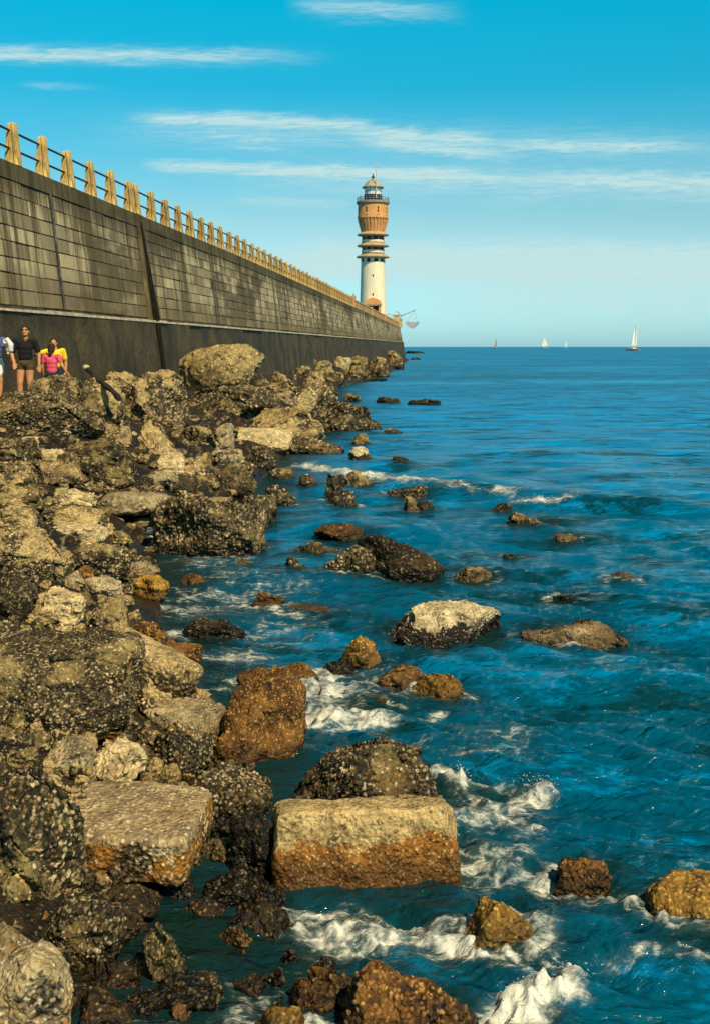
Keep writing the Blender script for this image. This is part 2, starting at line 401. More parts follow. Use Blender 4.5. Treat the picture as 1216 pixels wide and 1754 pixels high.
    t.put(b.inputs['Roughness'], t.math('ADD', t.math('MULTIPLY', fmask, .7), t.math('MULTIPLY_ADD', far, .30, .06)))
    b.inputs['IOR'].default_value = 1.333; b.inputs['Specular IOR Level'].default_value = .16
    rip = t.noise(t.scale(p, (2.2, 4.6, 1)), 1., 5, .55, .5)
    rip2 = t.noise(t.scale(p, (7., 13., 1)), 1., 3, .5, .3)
    big = t.noise(t.scale(p, (.22, .8, 1)), 1., 4, .6, .4)
    hgt = t.math('ADD', t.math('MULTIPLY', rip, .10), t.math('MULTIPLY', rip2, .022))
    hgt = t.math('ADD', hgt, t.math('MULTIPLY', t.math('MULTIPLY_ADD', big, .9, t.math('MULTIPLY', t.noise(t.scale(p, (.05, .22, 1)), 1., 5, .62, .5), 3.2)), t.ss(12., 70., dist)))
    t.put(b.inputs['Normal'], t.bump(hgt, 1., 1.2))
    return tag(link('sea', me, m), kind='structure')
# the sea bed under it
mb = MB(); mb.add([(-60000, -400, -1.6), (60000, -400, -1.6), (60000, 60000, -1.6), (-60000, 60000, -1.6)], [(0,1,2,3)])
tag(mb.build('sea_bed', plain('sea_bed_mud', (.02, .04, .045), .9, .2, .2)), kind='structure')
# ------------------------------------------------------------------ rock materials
def rock_mat(name, stone, dark, bit, cover=.5, bits=.55, spot=(.36, .17, .04), lower=None, lev=(.4, .5), wet=.12, stone2=None, weedy=.75, tide=.5):
    lo_ = .80 if weedy > .3 else 1.1
    """stone with a crust of mussels (dark) and barnacles (bit); 'lower' = weed colour below the tide line of that rock"""
    m, t, b = new_mat(name)
    p = t.pos(); cr = t.attr('crust'); cell = t.attr('cell'); cov = t.attr('cover'); band = t.attr('band')
    big = t.noise(p, 1.7, 5, .6); fine = t.noise(p, 38., 5, .65); mid = t.noise(p, 7., 5, .62)
    s2 = stone2 or tuple(x*.38 for x in stone)
    c = t.mix(t.ss(.34, .66, mid), s2, stone)
    c = t.mix(t.math('MULTIPLY', t.ss(.45, .75, fine), .55), c, tuple(min(1, x*1.45) for x in stone))
    c = t.mix(t.math('MULTIPLY', t.ss(.5, .28, fine), .7), c, tuple(x*.28 for x in stone))
    big1 = t.noise(p, 1.15, 6, .66, .6)                                 # weed-dark areas
    c = t.mix(t.math('MULTIPLY', t.ss(.48, .60, big1), weedy), c, tuple(x*.18 for x in stone))
    oi = t.node('ShaderNodeObjectInfo').outputs['Random']
    clu = t.ss(.40, .60, t.noise(p, 2.6, 5, .7, .8))                    # barnacles gather in patches
    vo = t.voro(p, 30.); sc = t.node('ShaderNodeSeparateColor'); t.l.new(vo['Color'], sc.inputs[0])
    pit = t.math('MULTIPLY', t.math('GREATER_THAN', sc.outputs[0], .72), t.math('LESS_THAN', vo['Distance'], .36))
    c = t.mix(t.math('MULTIPLY', pit, .75), c, tuple(x*.2 for x in stone))
    if lower:
        lo = t.math('ADD', band, t.math('MULTIPLY', t.math('SUBTRACT', big, .5), 1.5))
        lo = t.math('ADD', lo, t.math('MULTIPLY', t.math('SUBTRACT', mid, .5), .6))
        lm = t.math('SUBTRACT', 1., t.ss(lev[0], lev[1], lo))
        lc = t.mix(t.ss(.35, .7, mid), tuple(x*.45 for x in lower), lower)
        lc = t.mix(t.math('MULTIPLY', t.ss(.45, .7, fine), .6), lc, tuple(min(1, x*1.9) for x in lower))
        c = t.mix(lm, c, lc)
    sp = t.node('ShaderNodeSeparateXYZ'); t.l.new(p, sp.inputs[0])
    tb = t.math('ADD', sp.outputs[2], t.math('MULTIPLY', t.math('SUBTRACT', big, .5), .9))
    tm = t.math('MULTIPLY', t.math('SUBTRACT', 1., t.ss(.10, .34, tb)), t.ss(.3, .6, mid))         # brown weed of the tide band
    c = t.mix(t.math('MULTIPLY', tm, tide), c, t.mix(fine, (.10, .042, .006), (.42, .20, .035)))
    # mussels: patches set by the mesh attribute; barnacles: random cells
    cm = t.math('ADD', cov, t.math('MULTIPLY', t.math('SUBTRACT', mid, .5), .8))
    mm = t.ss(1.-cover-.08, 1.-cover+.10, cm)
    dk = t.mix(fine, tuple(x*.4 for x in dark), tuple(x*1.4 for x in dark))
    rp = t.node('ShaderNodeValToRGB'); t.l.new(cell, rp.inputs[0]); rp.color_ramp.interpolation = 'CONSTANT'
    mixc = lambda a, b, f: tuple(a[i]*(1-f)+b[i]*f for i in range(3))
    for i, (q, cc) in enumerate([(0, dark), (.38-.2*(bits-.5), mixc(dark, stone, .25)), (.60-.2*(bits-.5), mixc(dark, stone, .6)), (.78-.2*(bits-.5), mixc(stone, bit, .45)), (.91-.2*(bits-.5), bit)]):
        e = rp.color_ramp.elements[i] if i < 2 else rp.color_ramp.elements.new(q)
        e.position = q; e.color = (*cc, 1)
    shell = t.mix(t.math('MULTIPLY', t.ss(.12, .42, cr), t.math('MULTIPLY_ADD', clu, .55, .45)), dk, rp.outputs[0])  # shell gaps: dark mussel colour, also painted crevice shade
    c = t.mix(t.math('MULTIPLY', mm, .94), c, shell)
    bm_ = t.math('MULTIPLY', t.math('MULTIPLY', t.math('GREATER_THAN', cell, 1.-bits*.4), t.ss(.30, .62, cr)), t.math('SUBTRACT', 1., mm))
    c = t.mix(t.math('MULTIPLY', bm_, .85), c, bit)
    sm = t.math('MULTIPLY', t.math('LESS_THAN', cell, .12), t.ss(.3, .7, cr))
    c = t.mix(t.math('MULTIPLY', sm, .7), c, spot)
    v2 = t.voro(p, 55.); s3 = t.node('ShaderNodeSeparateColor'); t.l.new(v2['Color'], s3.inputs[0])
    b2 = t.math('MULTIPLY', t.math('GREATER_THAN', s3.outputs[1], 1.-bits*.45), t.math('MULTIPLY', t.math('LESS_THAN', v2['Distance'], .42), clu))
    c = t.mix(t.math('MULTIPLY', b2, .55), c, bit)
    wz = t.math('ADD', sp.outputs[2], t.math('MULTIPLY', t.math('SUBTRACT', mid, .5), .25))
    wm = t.math('SUBTRACT', 1., t.ss(wet*.4, wet*1.6, wz))        # soaked and weed-black next to the water
    c = t.mix(t.math('MULTIPLY', wm, .62), c, tuple(x*.5 for x in dark))
    c = t.mix(1., c, t.mix(oi, (lo_, lo_*.97, lo_*.9), (1.18, 1.14, 1.08)), 'MULTIPLY')
    t.put(b.inputs['Base Color'], c)
    t.put(b.inputs['Roughness'], t.math('SUBTRACT', .85, t.math('ADD', t.math('MULTIPLY', wm, .35), t.math('MULTIPLY', mm, .22))))
    b.inputs['Specular IOR Level'].default_value = .3
    h = t.math('ADD', t.math('MULTIPLY', fine, .5), t.math('SUBTRACT', t.math('MULTIPLY', t.math('SUBTRACT', .5, vo['Distance']), .5), t.math('MULTIPLY', pit, .5)))
    h = t.math('ADD', h, t.math('MULTIPLY', t.math('SUBTRACT', .6, v2['Distance']), .3))
    t.put(b.inputs['Normal'], t.bump(h, .9, .03))
    return m
DK = (.010, .009, .006); TAN = (.54, .40, .175); BIT = (.68, .54, .33); OL = (.36, .27, .11)
RM = {
 'crust':  rock_mat('barnacled_rock', TAN, DK, BIT, .46, .58),
 'mussel': rock_mat('mussel_covered_rock', OL, DK, (.66, .54, .34), .70, .42, tide=.3),
 'olive':  rock_mat('olive_weedy_rock', (.42, .32, .14), (.03, .026, .01), (.66, .52, .20), .46, .62),
 'pale':   rock_mat('pale_bare_stone', (.68, .54, .28), DK, (.74, .66, .46), .20, .4, weedy=.3),
 'grey':   rock_mat('grey_stone', (.50, .40, .22), DK, (.62, .55, .40), .24, .5, weedy=.45),
 'brown':  rock_mat('brown_weed_rock', (.27, .13, .03), (.022, .012, .005), (.58, .33, .10), .34, .62, spot=(.5, .2, .03)),
 'gold':   rock_mat('golden_weed_rock', (.50, .29, .05), (.03, .016, .005), (.74, .52, .17), .26, .6, spot=(.6, .26, .03)),
 'black':  rock_mat('black_mussel_rock', (.075, .055, .022), (.008, .007, .005), (.56, .43, .22), .66, .26, tide=.15),
 'shore':  rock_mat('shore_rubble', (.075, .055, .025), (.010, .008, .005), (.60, .47, .27), .62, .40, tide=.2),  # rubble colour darkened to deepen the shade between boulders
 'capped': rock_mat('pale_topped_rock', (.68, .57, .34), (.010, .010, .009), (.70, .60, .38), .30, .3, lower=(.015, .013, .011), lev=(.50, .56), weedy=.15, tide=.1),
 'block':  rock_mat('weathered_concrete_block', (.47, .36, .20), DK, (.68, .56, .36), .24, .66, lower=(.38, .175, .03), lev=(.55, .60), weedy=.2),
 'rust':   rock_mat('rust_stained_block', (.58, .43, .20), DK, (.68, .50, .24), .14, .5, lower=(.34, .135, .02), lev=(.54, .62), weedy=.2),
}
# ------------------------------------------------------------------ rock shapes
_cs = {}
def cube_sphere(n):
    if n in _cs: return _cs[n]
    g = np.tan(np.linspace(-1, 1, n+1)*math.pi/4); a, b = np.meshgrid(g, g, indexing='ij'); o = np.ones_like(a)
    faces = [(o, a, b), (-o, b, a), (b, o, a), (a, -o, b), (a, b, o), (b, a, -o)]
    V = np.concatenate([np.stack([x.ravel(), y.ravel(), z.ravel()], 1) for x, y, z in faces])
    m = n+1; i = (np.arange(n)[:, None]*m + np.arange(n)[None, :]).ravel(); q = np.stack([i, i+m, i+m+1, i+1], 1)
    Q = np.concatenate([q + k*m*m for k in range(6)])
    key = np.round(V*1e5).astype(np.int64); _, first, inv = np.unique(key, axis=0, return_index=True, return_inverse=True)
    V = V[first]; Q = inv.ravel()[Q]
    V /= np.linalg.norm(V, axis=1)[:, None]
    _cs[n] = (V, Q); return _cs[n]
def vnormals(V, Q):
    a = V[Q[:, 2]]-V[Q[:, 0]]; b = V[Q[:, 3]]-V[Q[:, 1]]; fn = np.cross(a, b)
    N = np.stack([sum(np.bincount(Q[:, k], weights=fn[:, c], minlength=len(V)) for k in range(4)) for c in range(3)], 1)
    return N/np.maximum(np.linalg.norm(N, axis=1), 1e-12)[:, None]
NV = 0
def rock_mesh(name, cx, cy, w, d, z0, z1, p=2.6, yaw=0., tilt=0., roll=0., cuts=9, seed=0, npx=60, zg=0., rough=1.):
    """one boulder: squashed superellipsoid, broken faces, weathering, then a crust of shells"""
    global NV
    n = int(min(190, max(7, npx/1.15)))
    n = min((7, 10, 14, 20, 28, 40, 56, 76, 100, 125, 150, 188), key=lambda k: abs(k-n))
    U, Q = cube_sphere(n); rg = np.random.default_rng(seed)
    V = U/(np.sum(np.abs(U)**p, axis=1)**(1/p))[:, None]
    V = V*np.array([w, d, z1-z0])*.5
    s = max(w, d, z1-z0)
    off = rg.uniform(0, 90, 3)
    for k in range(min(9, cuts*5) if p >= 6 else int(cuts*1.4)):                                   # flat broken faces
        nd = rg.normal(size=3); nd[2] = abs(nd[2])*.9 if k % 3 else nd[2]; nd /= np.linalg.norm(nd)
        dd = V@nd; lim = dd.max()*(rg.uniform(.80, .95) if p >= 6 else rg.uniform(.56, .90)); ex = np.maximum(dd-lim, 0)
        V = V - np.outer(ex*.95, nd)
    M = np.array(Euler((R(tilt), R(roll), R(yaw))).to_matrix())
    V = V@M.T
    wp_ = V/s*1.9+off; wp_ = wp_ + .35*np.stack([fbm(wp_*1.3+k*7, 2, 3+k) for k in range(3)], 1)
    V = V + vnormals(V, Q)*((fbm(wp_, 3, seed % 97)*.10 - .05*np.abs(fbm(wp_*1.6+3, 3, seed % 61))**.8)*s*rough)[:, None]
    ax = rg.normal(size=3)*np.array([.35, .35, 1.]); ax /= np.linalg.norm(ax)
    lay = (V@ax)/s; lay = lay+.05*fbm(V/s*3+off, 2, 8)
    V = V + vnormals(V, Q)*(vnoise(np.stack([lay*11, 0*lay+seed, 0*lay], 1), 4)*.024*s*rough**1.6)[:, None]       # bedding ledges
    lo, hi = V.min(0), V.max(0)
    V = (V-(lo+hi)/2)/(hi-lo)*np.array([w, d, z1-z0]) + np.array([cx, cy, (z0+z1)/2])
    N = vnormals(V, Q)
    px = cy/1108.
    V = V + N*(fbm(V/s*6+off, 4, 5+seed % 91, .6)*.034*s*rough - np.abs(fbm(V/s*9+off, 3, 6, .6))*.035*s*rough + fbm(V*9+off, 3, 9, .6)*.014*rough)[:, None]
    cell = max(.017, 2.0*px)*rg.uniform(.85, 1.5)
    wd, cid = worley(V/cell + off, seed % 53)
    bumpy = np.clip(1-wd*1.25, 0, 1)
    cov = .5 + .5*np.clip(fbm(V*2.4+off, 4, 31, .6)*1.7 - (N[:, 2]-.25)*.42 + rg.uniform(-.3, .3), -1, 1)
    amp = np.minimum(.62*cell, .05)*(.25+1.1*sstep(.3, .7, cov))*(.35+1.*cid)
    V = V + N*(amp*bumpy*min(1.2, rough))[:, None]
    band = (V[:, 2]-zg)/max(z1-zg, .02)
    NV += len(V)
    c = np.array([cx, cy, zg])
    return np_mesh(name, V-c, Q, {'crust': bumpy, 'cell': cid, 'cover': cov, 'band': band})
BOX = []; FOOT = []
def rock(x0, yt, x1, yb, mat, name, label, p=2.6, dr=.9, yaw=None, tilt=0., roll=0., cuts=9, group=None, top=.2, rough=1., sea=False, cat=None, sink=None, Y=None):
    """boulder filling photo box x0..x1, yt..yb; its foot stands where the sight line of the box's foot meets shore or sea"""
    seed = int(x0*7+yt*13+x1*3) % 9973; rg = random.Random(seed)
    xm = (x0+x1)/2; wp = x1-x0
    if Y: Yf = Y; zg = max(float(ground((xm-CX)/F*Y, Y)), 0.)
    elif sea: Yf = px_sea(xm, yb)[1]; zg = 0.
    else: _, Yf, zg = px_ground(xm, yb)
    h = .5*dr*wp/F; Yc = Yf/(1-min(h, .3)); w = wp/F*Yc; d = dr*w
    if not sea and not Y: zg = max(0., float(ground((xm-CX)/F*Yc, Yc)), zg if zg < .1 else 0) if Yc < 300 else 0.
    zt = EYE-(yt-HZ)/F*(Yc+top*d); hgt = zt-zg
    hgt = max(hgt, .10*w, .05); zt = zg+hgt
    emb = (sink if sink is not None else (.45 if p < 4 else .25))*hgt + .06
    zb = zg-emb
    if not sea and Yc < 300: zb = min(zb, float(ground(xm/F*Yc-CX/F*Yc, Yc-d*.5))-.08)
    zb = max(zb, zg-1.2)
    o = link(name, rock_mesh(name, (xm-CX)/F*Yc, Yc, w, d, zb, zt, p, rg.uniform(-40, 40) if yaw is None else yaw, tilt, roll, cuts, seed, wp*.583, zg, rough), RM[mat], None, ((xm-CX)/F*Yc, Yc, zg))
    tag(o, label, cat or ('concrete block' if 'block' in name else 'rock'), group)
    BOX.append((x0, yt, x1, yb, Yc))
    if zg < .12: FOOT.append(((xm-CX)/F*Yc, Yc, w, d))
    return o
# ------------------------------------------------------------------ the rocks, photo box by photo box
B = dict(p=7, cuts=3, rough=.55)
# far heap along the foot of the wall
for a in [
 (473,595,522,629,'olive','boulder','dark peaked boulder highest of the far heap against the wall'),
 (504,626,535,643,'crust','rock','low rock just right of the big boulders where the far heap begins'),
 (518,610,545,630,'crust','rock','small dark rock right beside the peaked boulder of the far heap'),
 (525,634,558,654,'crust','rock','brown rock at the near left end of the far heap'),
 (539,617,574,642,'crust','rock','rounded brown rock in the middle of the far heap'),
 (553,637,590,656,'mussel','rock','blackish rock at the near water edge of the far heap'),
 (573,610,602,632,'pale','rock','lighter tan rock on the crest of the far heap'),
 (587,625,630,647,'olive','boulder','olive boulder in front of the far heap, below the lighthouse'),
 (596,609,630,628,'crust','rock','tan rock on the crest of the far heap left of the lighthouse foot'),
 (622,621,667,645,'mussel','boulder','broad black boulder at the seaward side of the far heap'),
 (629,611,662,627,'olive','rock','greenish rock against the foot of the wall near its end'),
 (653,600,688,616,'mussel','rock','dark rock at the very end of the wall'),
 (594,645,663,653,'black','reef','long flat black ledge awash in front of the far heap'),
 (663,625,692,632,'black','rock','flat black rock in the sea off the end of the heap'),
 (655,614,692,627,'mussel','rock','dark brown rock closing the heap below the wall corner'),]:
    rock(*a, dr=.8, cuts=7, sink=.5)
for a in [
 (692,600.6,731,605.5,'black','reef','thin dark reef beyond the wall end, nearest the horizon'),
 (700,612,721,616.5,'black','rock','small black rock awash off the wall corner'),]:
    rock(*a, sea=True, dr=.6, sink=1., p=2.2)
# big boulders under the wall
for a, k in [
 ((308,589,454,676,'olive','boulder','largest rounded boulder, crowning the heap below the wall'), dict(p=2.4, cuts=1, dr=.9, rough=.75)),
 ((206,631,322,722,'crust','boulder','wide pointed barnacled boulder left of the largest rounded one'), dict(cuts=7)),
 ((261,612,320,646,'crust','boulder','rock peeping up between the pointed boulder and the largest rounded one'), {}),
 ((164,636,244,664,'crust','rock','low rock behind the leaning timber at the wall foot'), dict(p=3)),
 ((46,642,152,678,'crust','boulder','barnacled boulder right under the bathers\' legs'), dict(p=2.4, cuts=4, Y=25.2)),
 ((118,646,213,718,'crust','boulder','sloping tan boulder below the foot of the leaning timber'), dict(cuts=6, Y=24.6)),
 ((-40,668,178,742,'mussel','boulder','wide mound-shaped mussel boulder at left edge with a black front'), dict(p=3, cuts=5, dr=.8)),
 ((318,658,482,712,'mussel','boulder','flat topped rock with black shaded front below the largest boulder'), dict(p=3.4, cuts=6)),
 ((413,690,557,768,'crust','boulder','long humped boulder with brown crust, above the pale slab by the water'), dict(p=2.8, cuts=6)),
 ((446,634,524,682,'crust','boulder','ridge of tan rock sloping off the largest boulder\'s right side'), dict(cuts=6)),
 ((486,645,580,697,'mussel','boulder','dark smooth-backed boulder behind the pale wedge'), dict(p=2.5, cuts=5)),
 ((507,664,545,698,'pale','stone','bare pale wedge leaning on a dark boulder near the water'), dict(p=4, roll=32, cuts=4)),
 ((472,668,510,690,'grey','stone','small grey stone left of the bare pale wedge'), dict(p=3)),
 ((533,687,638,742,'mussel','boulder','dark boulder jutting into the water below the far heap'), dict(cuts=8)),
 ((609,713,654,738,'mussel','rock','small pointed black rock at the tip of the jutting boulder'), dict(cuts=8)),
 ((587,673,620,689,'olive','rock','low olive rock at the water edge beyond the jutting boulder'), {}),
 ((404,732,504,769,'pale','slab','pale flat slab with broken edge, near the water left of the waves'), dict(p=5, cuts=5, yaw=-8, rough=.6)),
 ((368,724,402,761,'grey','stone','grey upright stone with a thin stick beside it'), dict(p=5, cuts=4, rough=.6)),
 ((155,715,206,751,'crust','rock','small humped rock midway between the left mound and the pointed boulder'), dict(p=2.5)),
 ((203,729,226,751,'grey','stone','small smooth grey stone tucked right of the small humped rock'), dict(p=2.5)),
 ((223,719,304,779,'crust','boulder','rounded barnacled boulder below the black hollow of the pointed boulder'), dict(p=2.6)),
 ((300,728,372,760,'crust','rock','low ridge of stone right of the rounded barnacled boulder'), dict(p=3)),
 ((102,747,233,828,'mussel','boulder','big dark boulder in the middle of the left slope, steep on its right'), dict(p=3, cuts=8)),
 ((-12,747,66,800,'mussel','boulder','dark hump at left edge below the wide mussel mound'), dict(p=2.6)),
 ((22,747,66,768,'pale','stone','pale flat stone lying between two dark humps at left'), dict(p=3)),
 ((70,768,115,796,'pale','stone','whitish worn stone lodged in a gap on the left slope'), dict(p=3)),
 ((-14,788,58,830,'crust','boulder','brown boulder at left edge above the greenish ones'), {}),
 ((36,792,160,834,'crust','slab','flat layered rock stretching across the left slope'), dict(p=3.5, cuts=6)),
 ((140,800,232,842,'mussel','rock','dark stepped rock just above the big pale flat slab'), dict(p=3.4)),
 ((270,775,318,813,'pale','slab','pale squared slab facing the sea, middle of the slope'), dict(p=5, yaw=20, cuts=4)),
 ((312,779,372,824,'crust','rock','cluster-topped rock right of the pale squared slab'), {}),
 ((236,808,304,834,'grey','slab','thin grey slab above the big pale flat slab'), dict(p=4)),
 ((372,795,441,845,'mussel','boulder','dark domed boulder at the waterside above the large barnacled one'), dict(p=2.6)),
 ((360,768,420,800,'grey','rock','greyish low rock above the dark domed boulder'), dict(p=3)),
 ((420,764,474,800,'mussel','rock','black rock where the shore meets the first wave'), {}),
 ((446,742,556,780,'mussel','rock','wet black ledge running out under the humped boulder'), dict(p=3)),
 ((89,834,164,866,'pale','stone','cream coloured block with black pits, left of the big flat slab'), dict(p=3.6, cuts=5)),
 ((171,828,294,898,'grey','slab','big pale flat slab tilted toward the sea'), dict(p=5, tilt=-8, yaw=14, cuts=4, dr=1.3, rough=.45, top=.5)),
 ((261,838,456,955,'crust','boulder','large barnacled boulder standing in the water\'s edge'), dict(p=2.5, cuts=7, dr=.85)),
 ((66,862,184,904,'crust','rock','brown rock above the cream coloured bar-shaped stone'), dict(p=3)),
 ((77,893,184,928,'pale','stone','cream bar-shaped stone with a dark underside'), dict(p=4.5, cuts=3, rough=.7)),
 ((-8,830,76,868,'olive','boulder','greenish boulder at left edge level with the cream block'), {}),
 ((-12,860,66,910,'crust','boulder','lumpy rock at left edge over the broad ledge boulder'), {}),
 ((-30,899,124,990,'crust','boulder','broad ledge-like boulder at left edge, tan on top, black below'), dict(p=3.6, cuts=5)),
 ((112,925,224,988,'mussel','boulder','mussel-faced boulder with flat tan top, right of the broad ledge'), dict(p=4, cuts=4)),
 ((211,959,274,987,'grey','rock','smooth tan rock by the water beyond the mussel-faced boulder'), dict(p=2.6)),
 ((226,981,292,1020,'gold','rock','yellow capped rock at the water\'s edge'), dict(p=2.4, cuts=5)),
 ((146,983,214,1024,'grey','slab','tilted tan slab left of the yellow capped rock'), dict(p=4, roll=18)),
 ((99,979,150,1001,'grey','stone','thin tan stone lying left of the tilted tan slab'), dict(p=3)),
 ((124,968,162,990,'brown','stone','small reddish stone above the tilted tan slab'), {}),
 ((-20,968,64,1062,'mussel','boulder','dark pointed boulder at left edge beside the pale squared block'), dict(cuts=6)),
 ((64,1006,148,1072,'pale','concrete_block','pale squared block tilted among dark stones above the huge mussel block'), dict(p=5, roll=16, cuts=3)),
 ((148,1020,224,1078,'crust','rock','rounded tan rock right of the pale squared block'), {}),
 ((-6,1034,110,1064,'crust','slab','low crusted slab left below the pale squared block'), dict(p=3.4)),
 ((208,1066,300,1100,'brown','rock','low brown rock at the water edge above the slanted ridge'), dict(p=2.6)),
 ((246,1098,346,1150,'brown','concrete_block','brown block behind the slanted ridge, nearest the water'), dict(p=6, cuts=3, yaw=10)),
 ((126,1075,350,1196,'crust','concrete_block','long slanted ridge-like block running down toward the foam'), dict(p=6, cuts=1, roll=28, dr=.45, yaw=-14, rough=.35)),
 ((-60,1082,236,1252,'mussel','concrete_block','huge mussel covered block with straight right edge, at left'), dict(p=7, cuts=2, yaw=2, dr=.8, rough=.8)),
 ((242,1151,298,1208,'crust','rock','tan rock in the gap between huge block and slanted ridge'), {}),
 ((236,1194,396,1254,'grey','slab','long flat rounded slab below the slanted ridge'), dict(p=3.4, cuts=4, rough=.7, roll=5)),
 ((124,1236,214,1268,'brown','rock','brown weedy rock directly under the huge mussel block'), {}),
 ((250,1238,365,1328,'mussel','boulder','dark boulder with tan crest below the long flat slab'), dict(cuts=6)),
 ((366,1250,406,1304,'brown','rock','narrow brown rock in the cleft beside the rust brown ridge'), {}),
 ((352,1153,527,1316,'brown','concrete_block','rust brown wedge-shaped block with a sharp ridge beside the foam'), dict(p=4.5, cuts=6, yaw=26, tilt=-24, roll=22, dr=1.0, rough=.8, sink=1.0)),
 ((138,1262,256,1336,'pale','boulder','pale lumpy boulder sitting behind the weathered block'), dict(p=3, cuts=4)),
 ((78,1258,166,1326,'grey','boulder','grey-topped boulder left of the pale lumpy one'), dict(cuts=5)),
 ((-16,1306,148,1530,'mussel','boulder','tall mussel covered boulder at left edge beside the weathered block'), dict(p=3.4, cuts=6)),
 ((98,1330,354,1514,'block','concrete_block','weathered square block, tan on top with an orange-brown front'), dict(p=11, cuts=0, yaw=-4, dr=1.0, rough=.36, top=.46)),
 ((318,1305,464,1430,'mussel','boulder','blackish mussel boulder between the weathered block and the rust stained one'), dict(cuts=7)),
 ((338,1430,418,1482,'olive','rock','small olive rock in the dark gap right of the weathered block'), {}),
 ((470,1252,758,1400,'mussel','boulder','big mussel and barnacle boulder behind the rust stained block'), dict(p=2.8, cuts=8, dr=.6)),
 ((462,1357,788,1526,'rust','concrete_block','large rust stained concrete block standing in the foreground foam'), dict(p=12, cuts=1, yaw=6, tilt=-10, dr=.52, rough=.34)),
 ((338,1470,470,1560,'black','boulder','low black boulder in the shadowed gap left of the rust stained block'), dict(p=3)),
 ((384,1380,474,1500,'black','boulder','black shelled boulder wedged against the left side of the rust stained block'), dict(p=2.6)),
 ((232,1668,420,1770,'black','slab','flat black slab at the bottom edge closing the tide pool'), dict(p=3, cuts=6)),
 ((376,1536,500,1612,'black','rock','low wet black rock added for shade between tide pool and the foreground foam'), dict(p=2.4, sink=.8)),  # dark rock added to stand in for a shaded patch
 ((86,1518,214,1640,'mussel','boulder','dark shell-strewn boulder under the weathered block'), dict(cuts=7)),
 ((178,1512,274,1566,'black','rock','black rock with golden shells right below the weathered block'), {}),
 ((248,1570,322,1690,'olive','slab','narrow slanted slab at the left side of the tide pool'), dict(p=4, roll=-30, cuts=4)),
 ((350,1598,464,1642,'gold','rock','small golden weedy rock in the tide pool'), dict(p=2.3)),
 ((-40,1592,52,1640,'grey','rock','tan rock at left edge just above the pale wedge'), {}),
 ((-16,1606,128,1790,'grey','boulder','smooth pale wedge-shaped boulder at the bottom left corner'), dict(p=4, cuts=6, rough=.55, roll=-20)),
 ((140,1632,246,1700,'black','rock','black rock right of the pale corner boulder'), {}),
 ((120,1690,240,1790,'black','rock','black shell-littered rock at the bottom edge by the pale corner boulder'), {}),
 ((280,1712,330,1770,'brown','stone','small brown stone at the bottom edge left of the golden mound'), {}),
 ((404,1708,526,1810,'gold','boulder','golden mound of rock at the bottom edge, below the tide pool'), dict(p=2.3)),
 ((500,1640,640,1750,'brown','boulder','dark brown weedy rock left of the bottom rounded boulder'), {}),
 ((566,1626,820,1830,'brown','boulder','broad rounded boulder with tan crown at the bottom edge by the splash'), dict(p=2.5, cuts=5)),
 ]:
    kk = dict(dr=.9); kk.update(k); rock(*a, **kk)
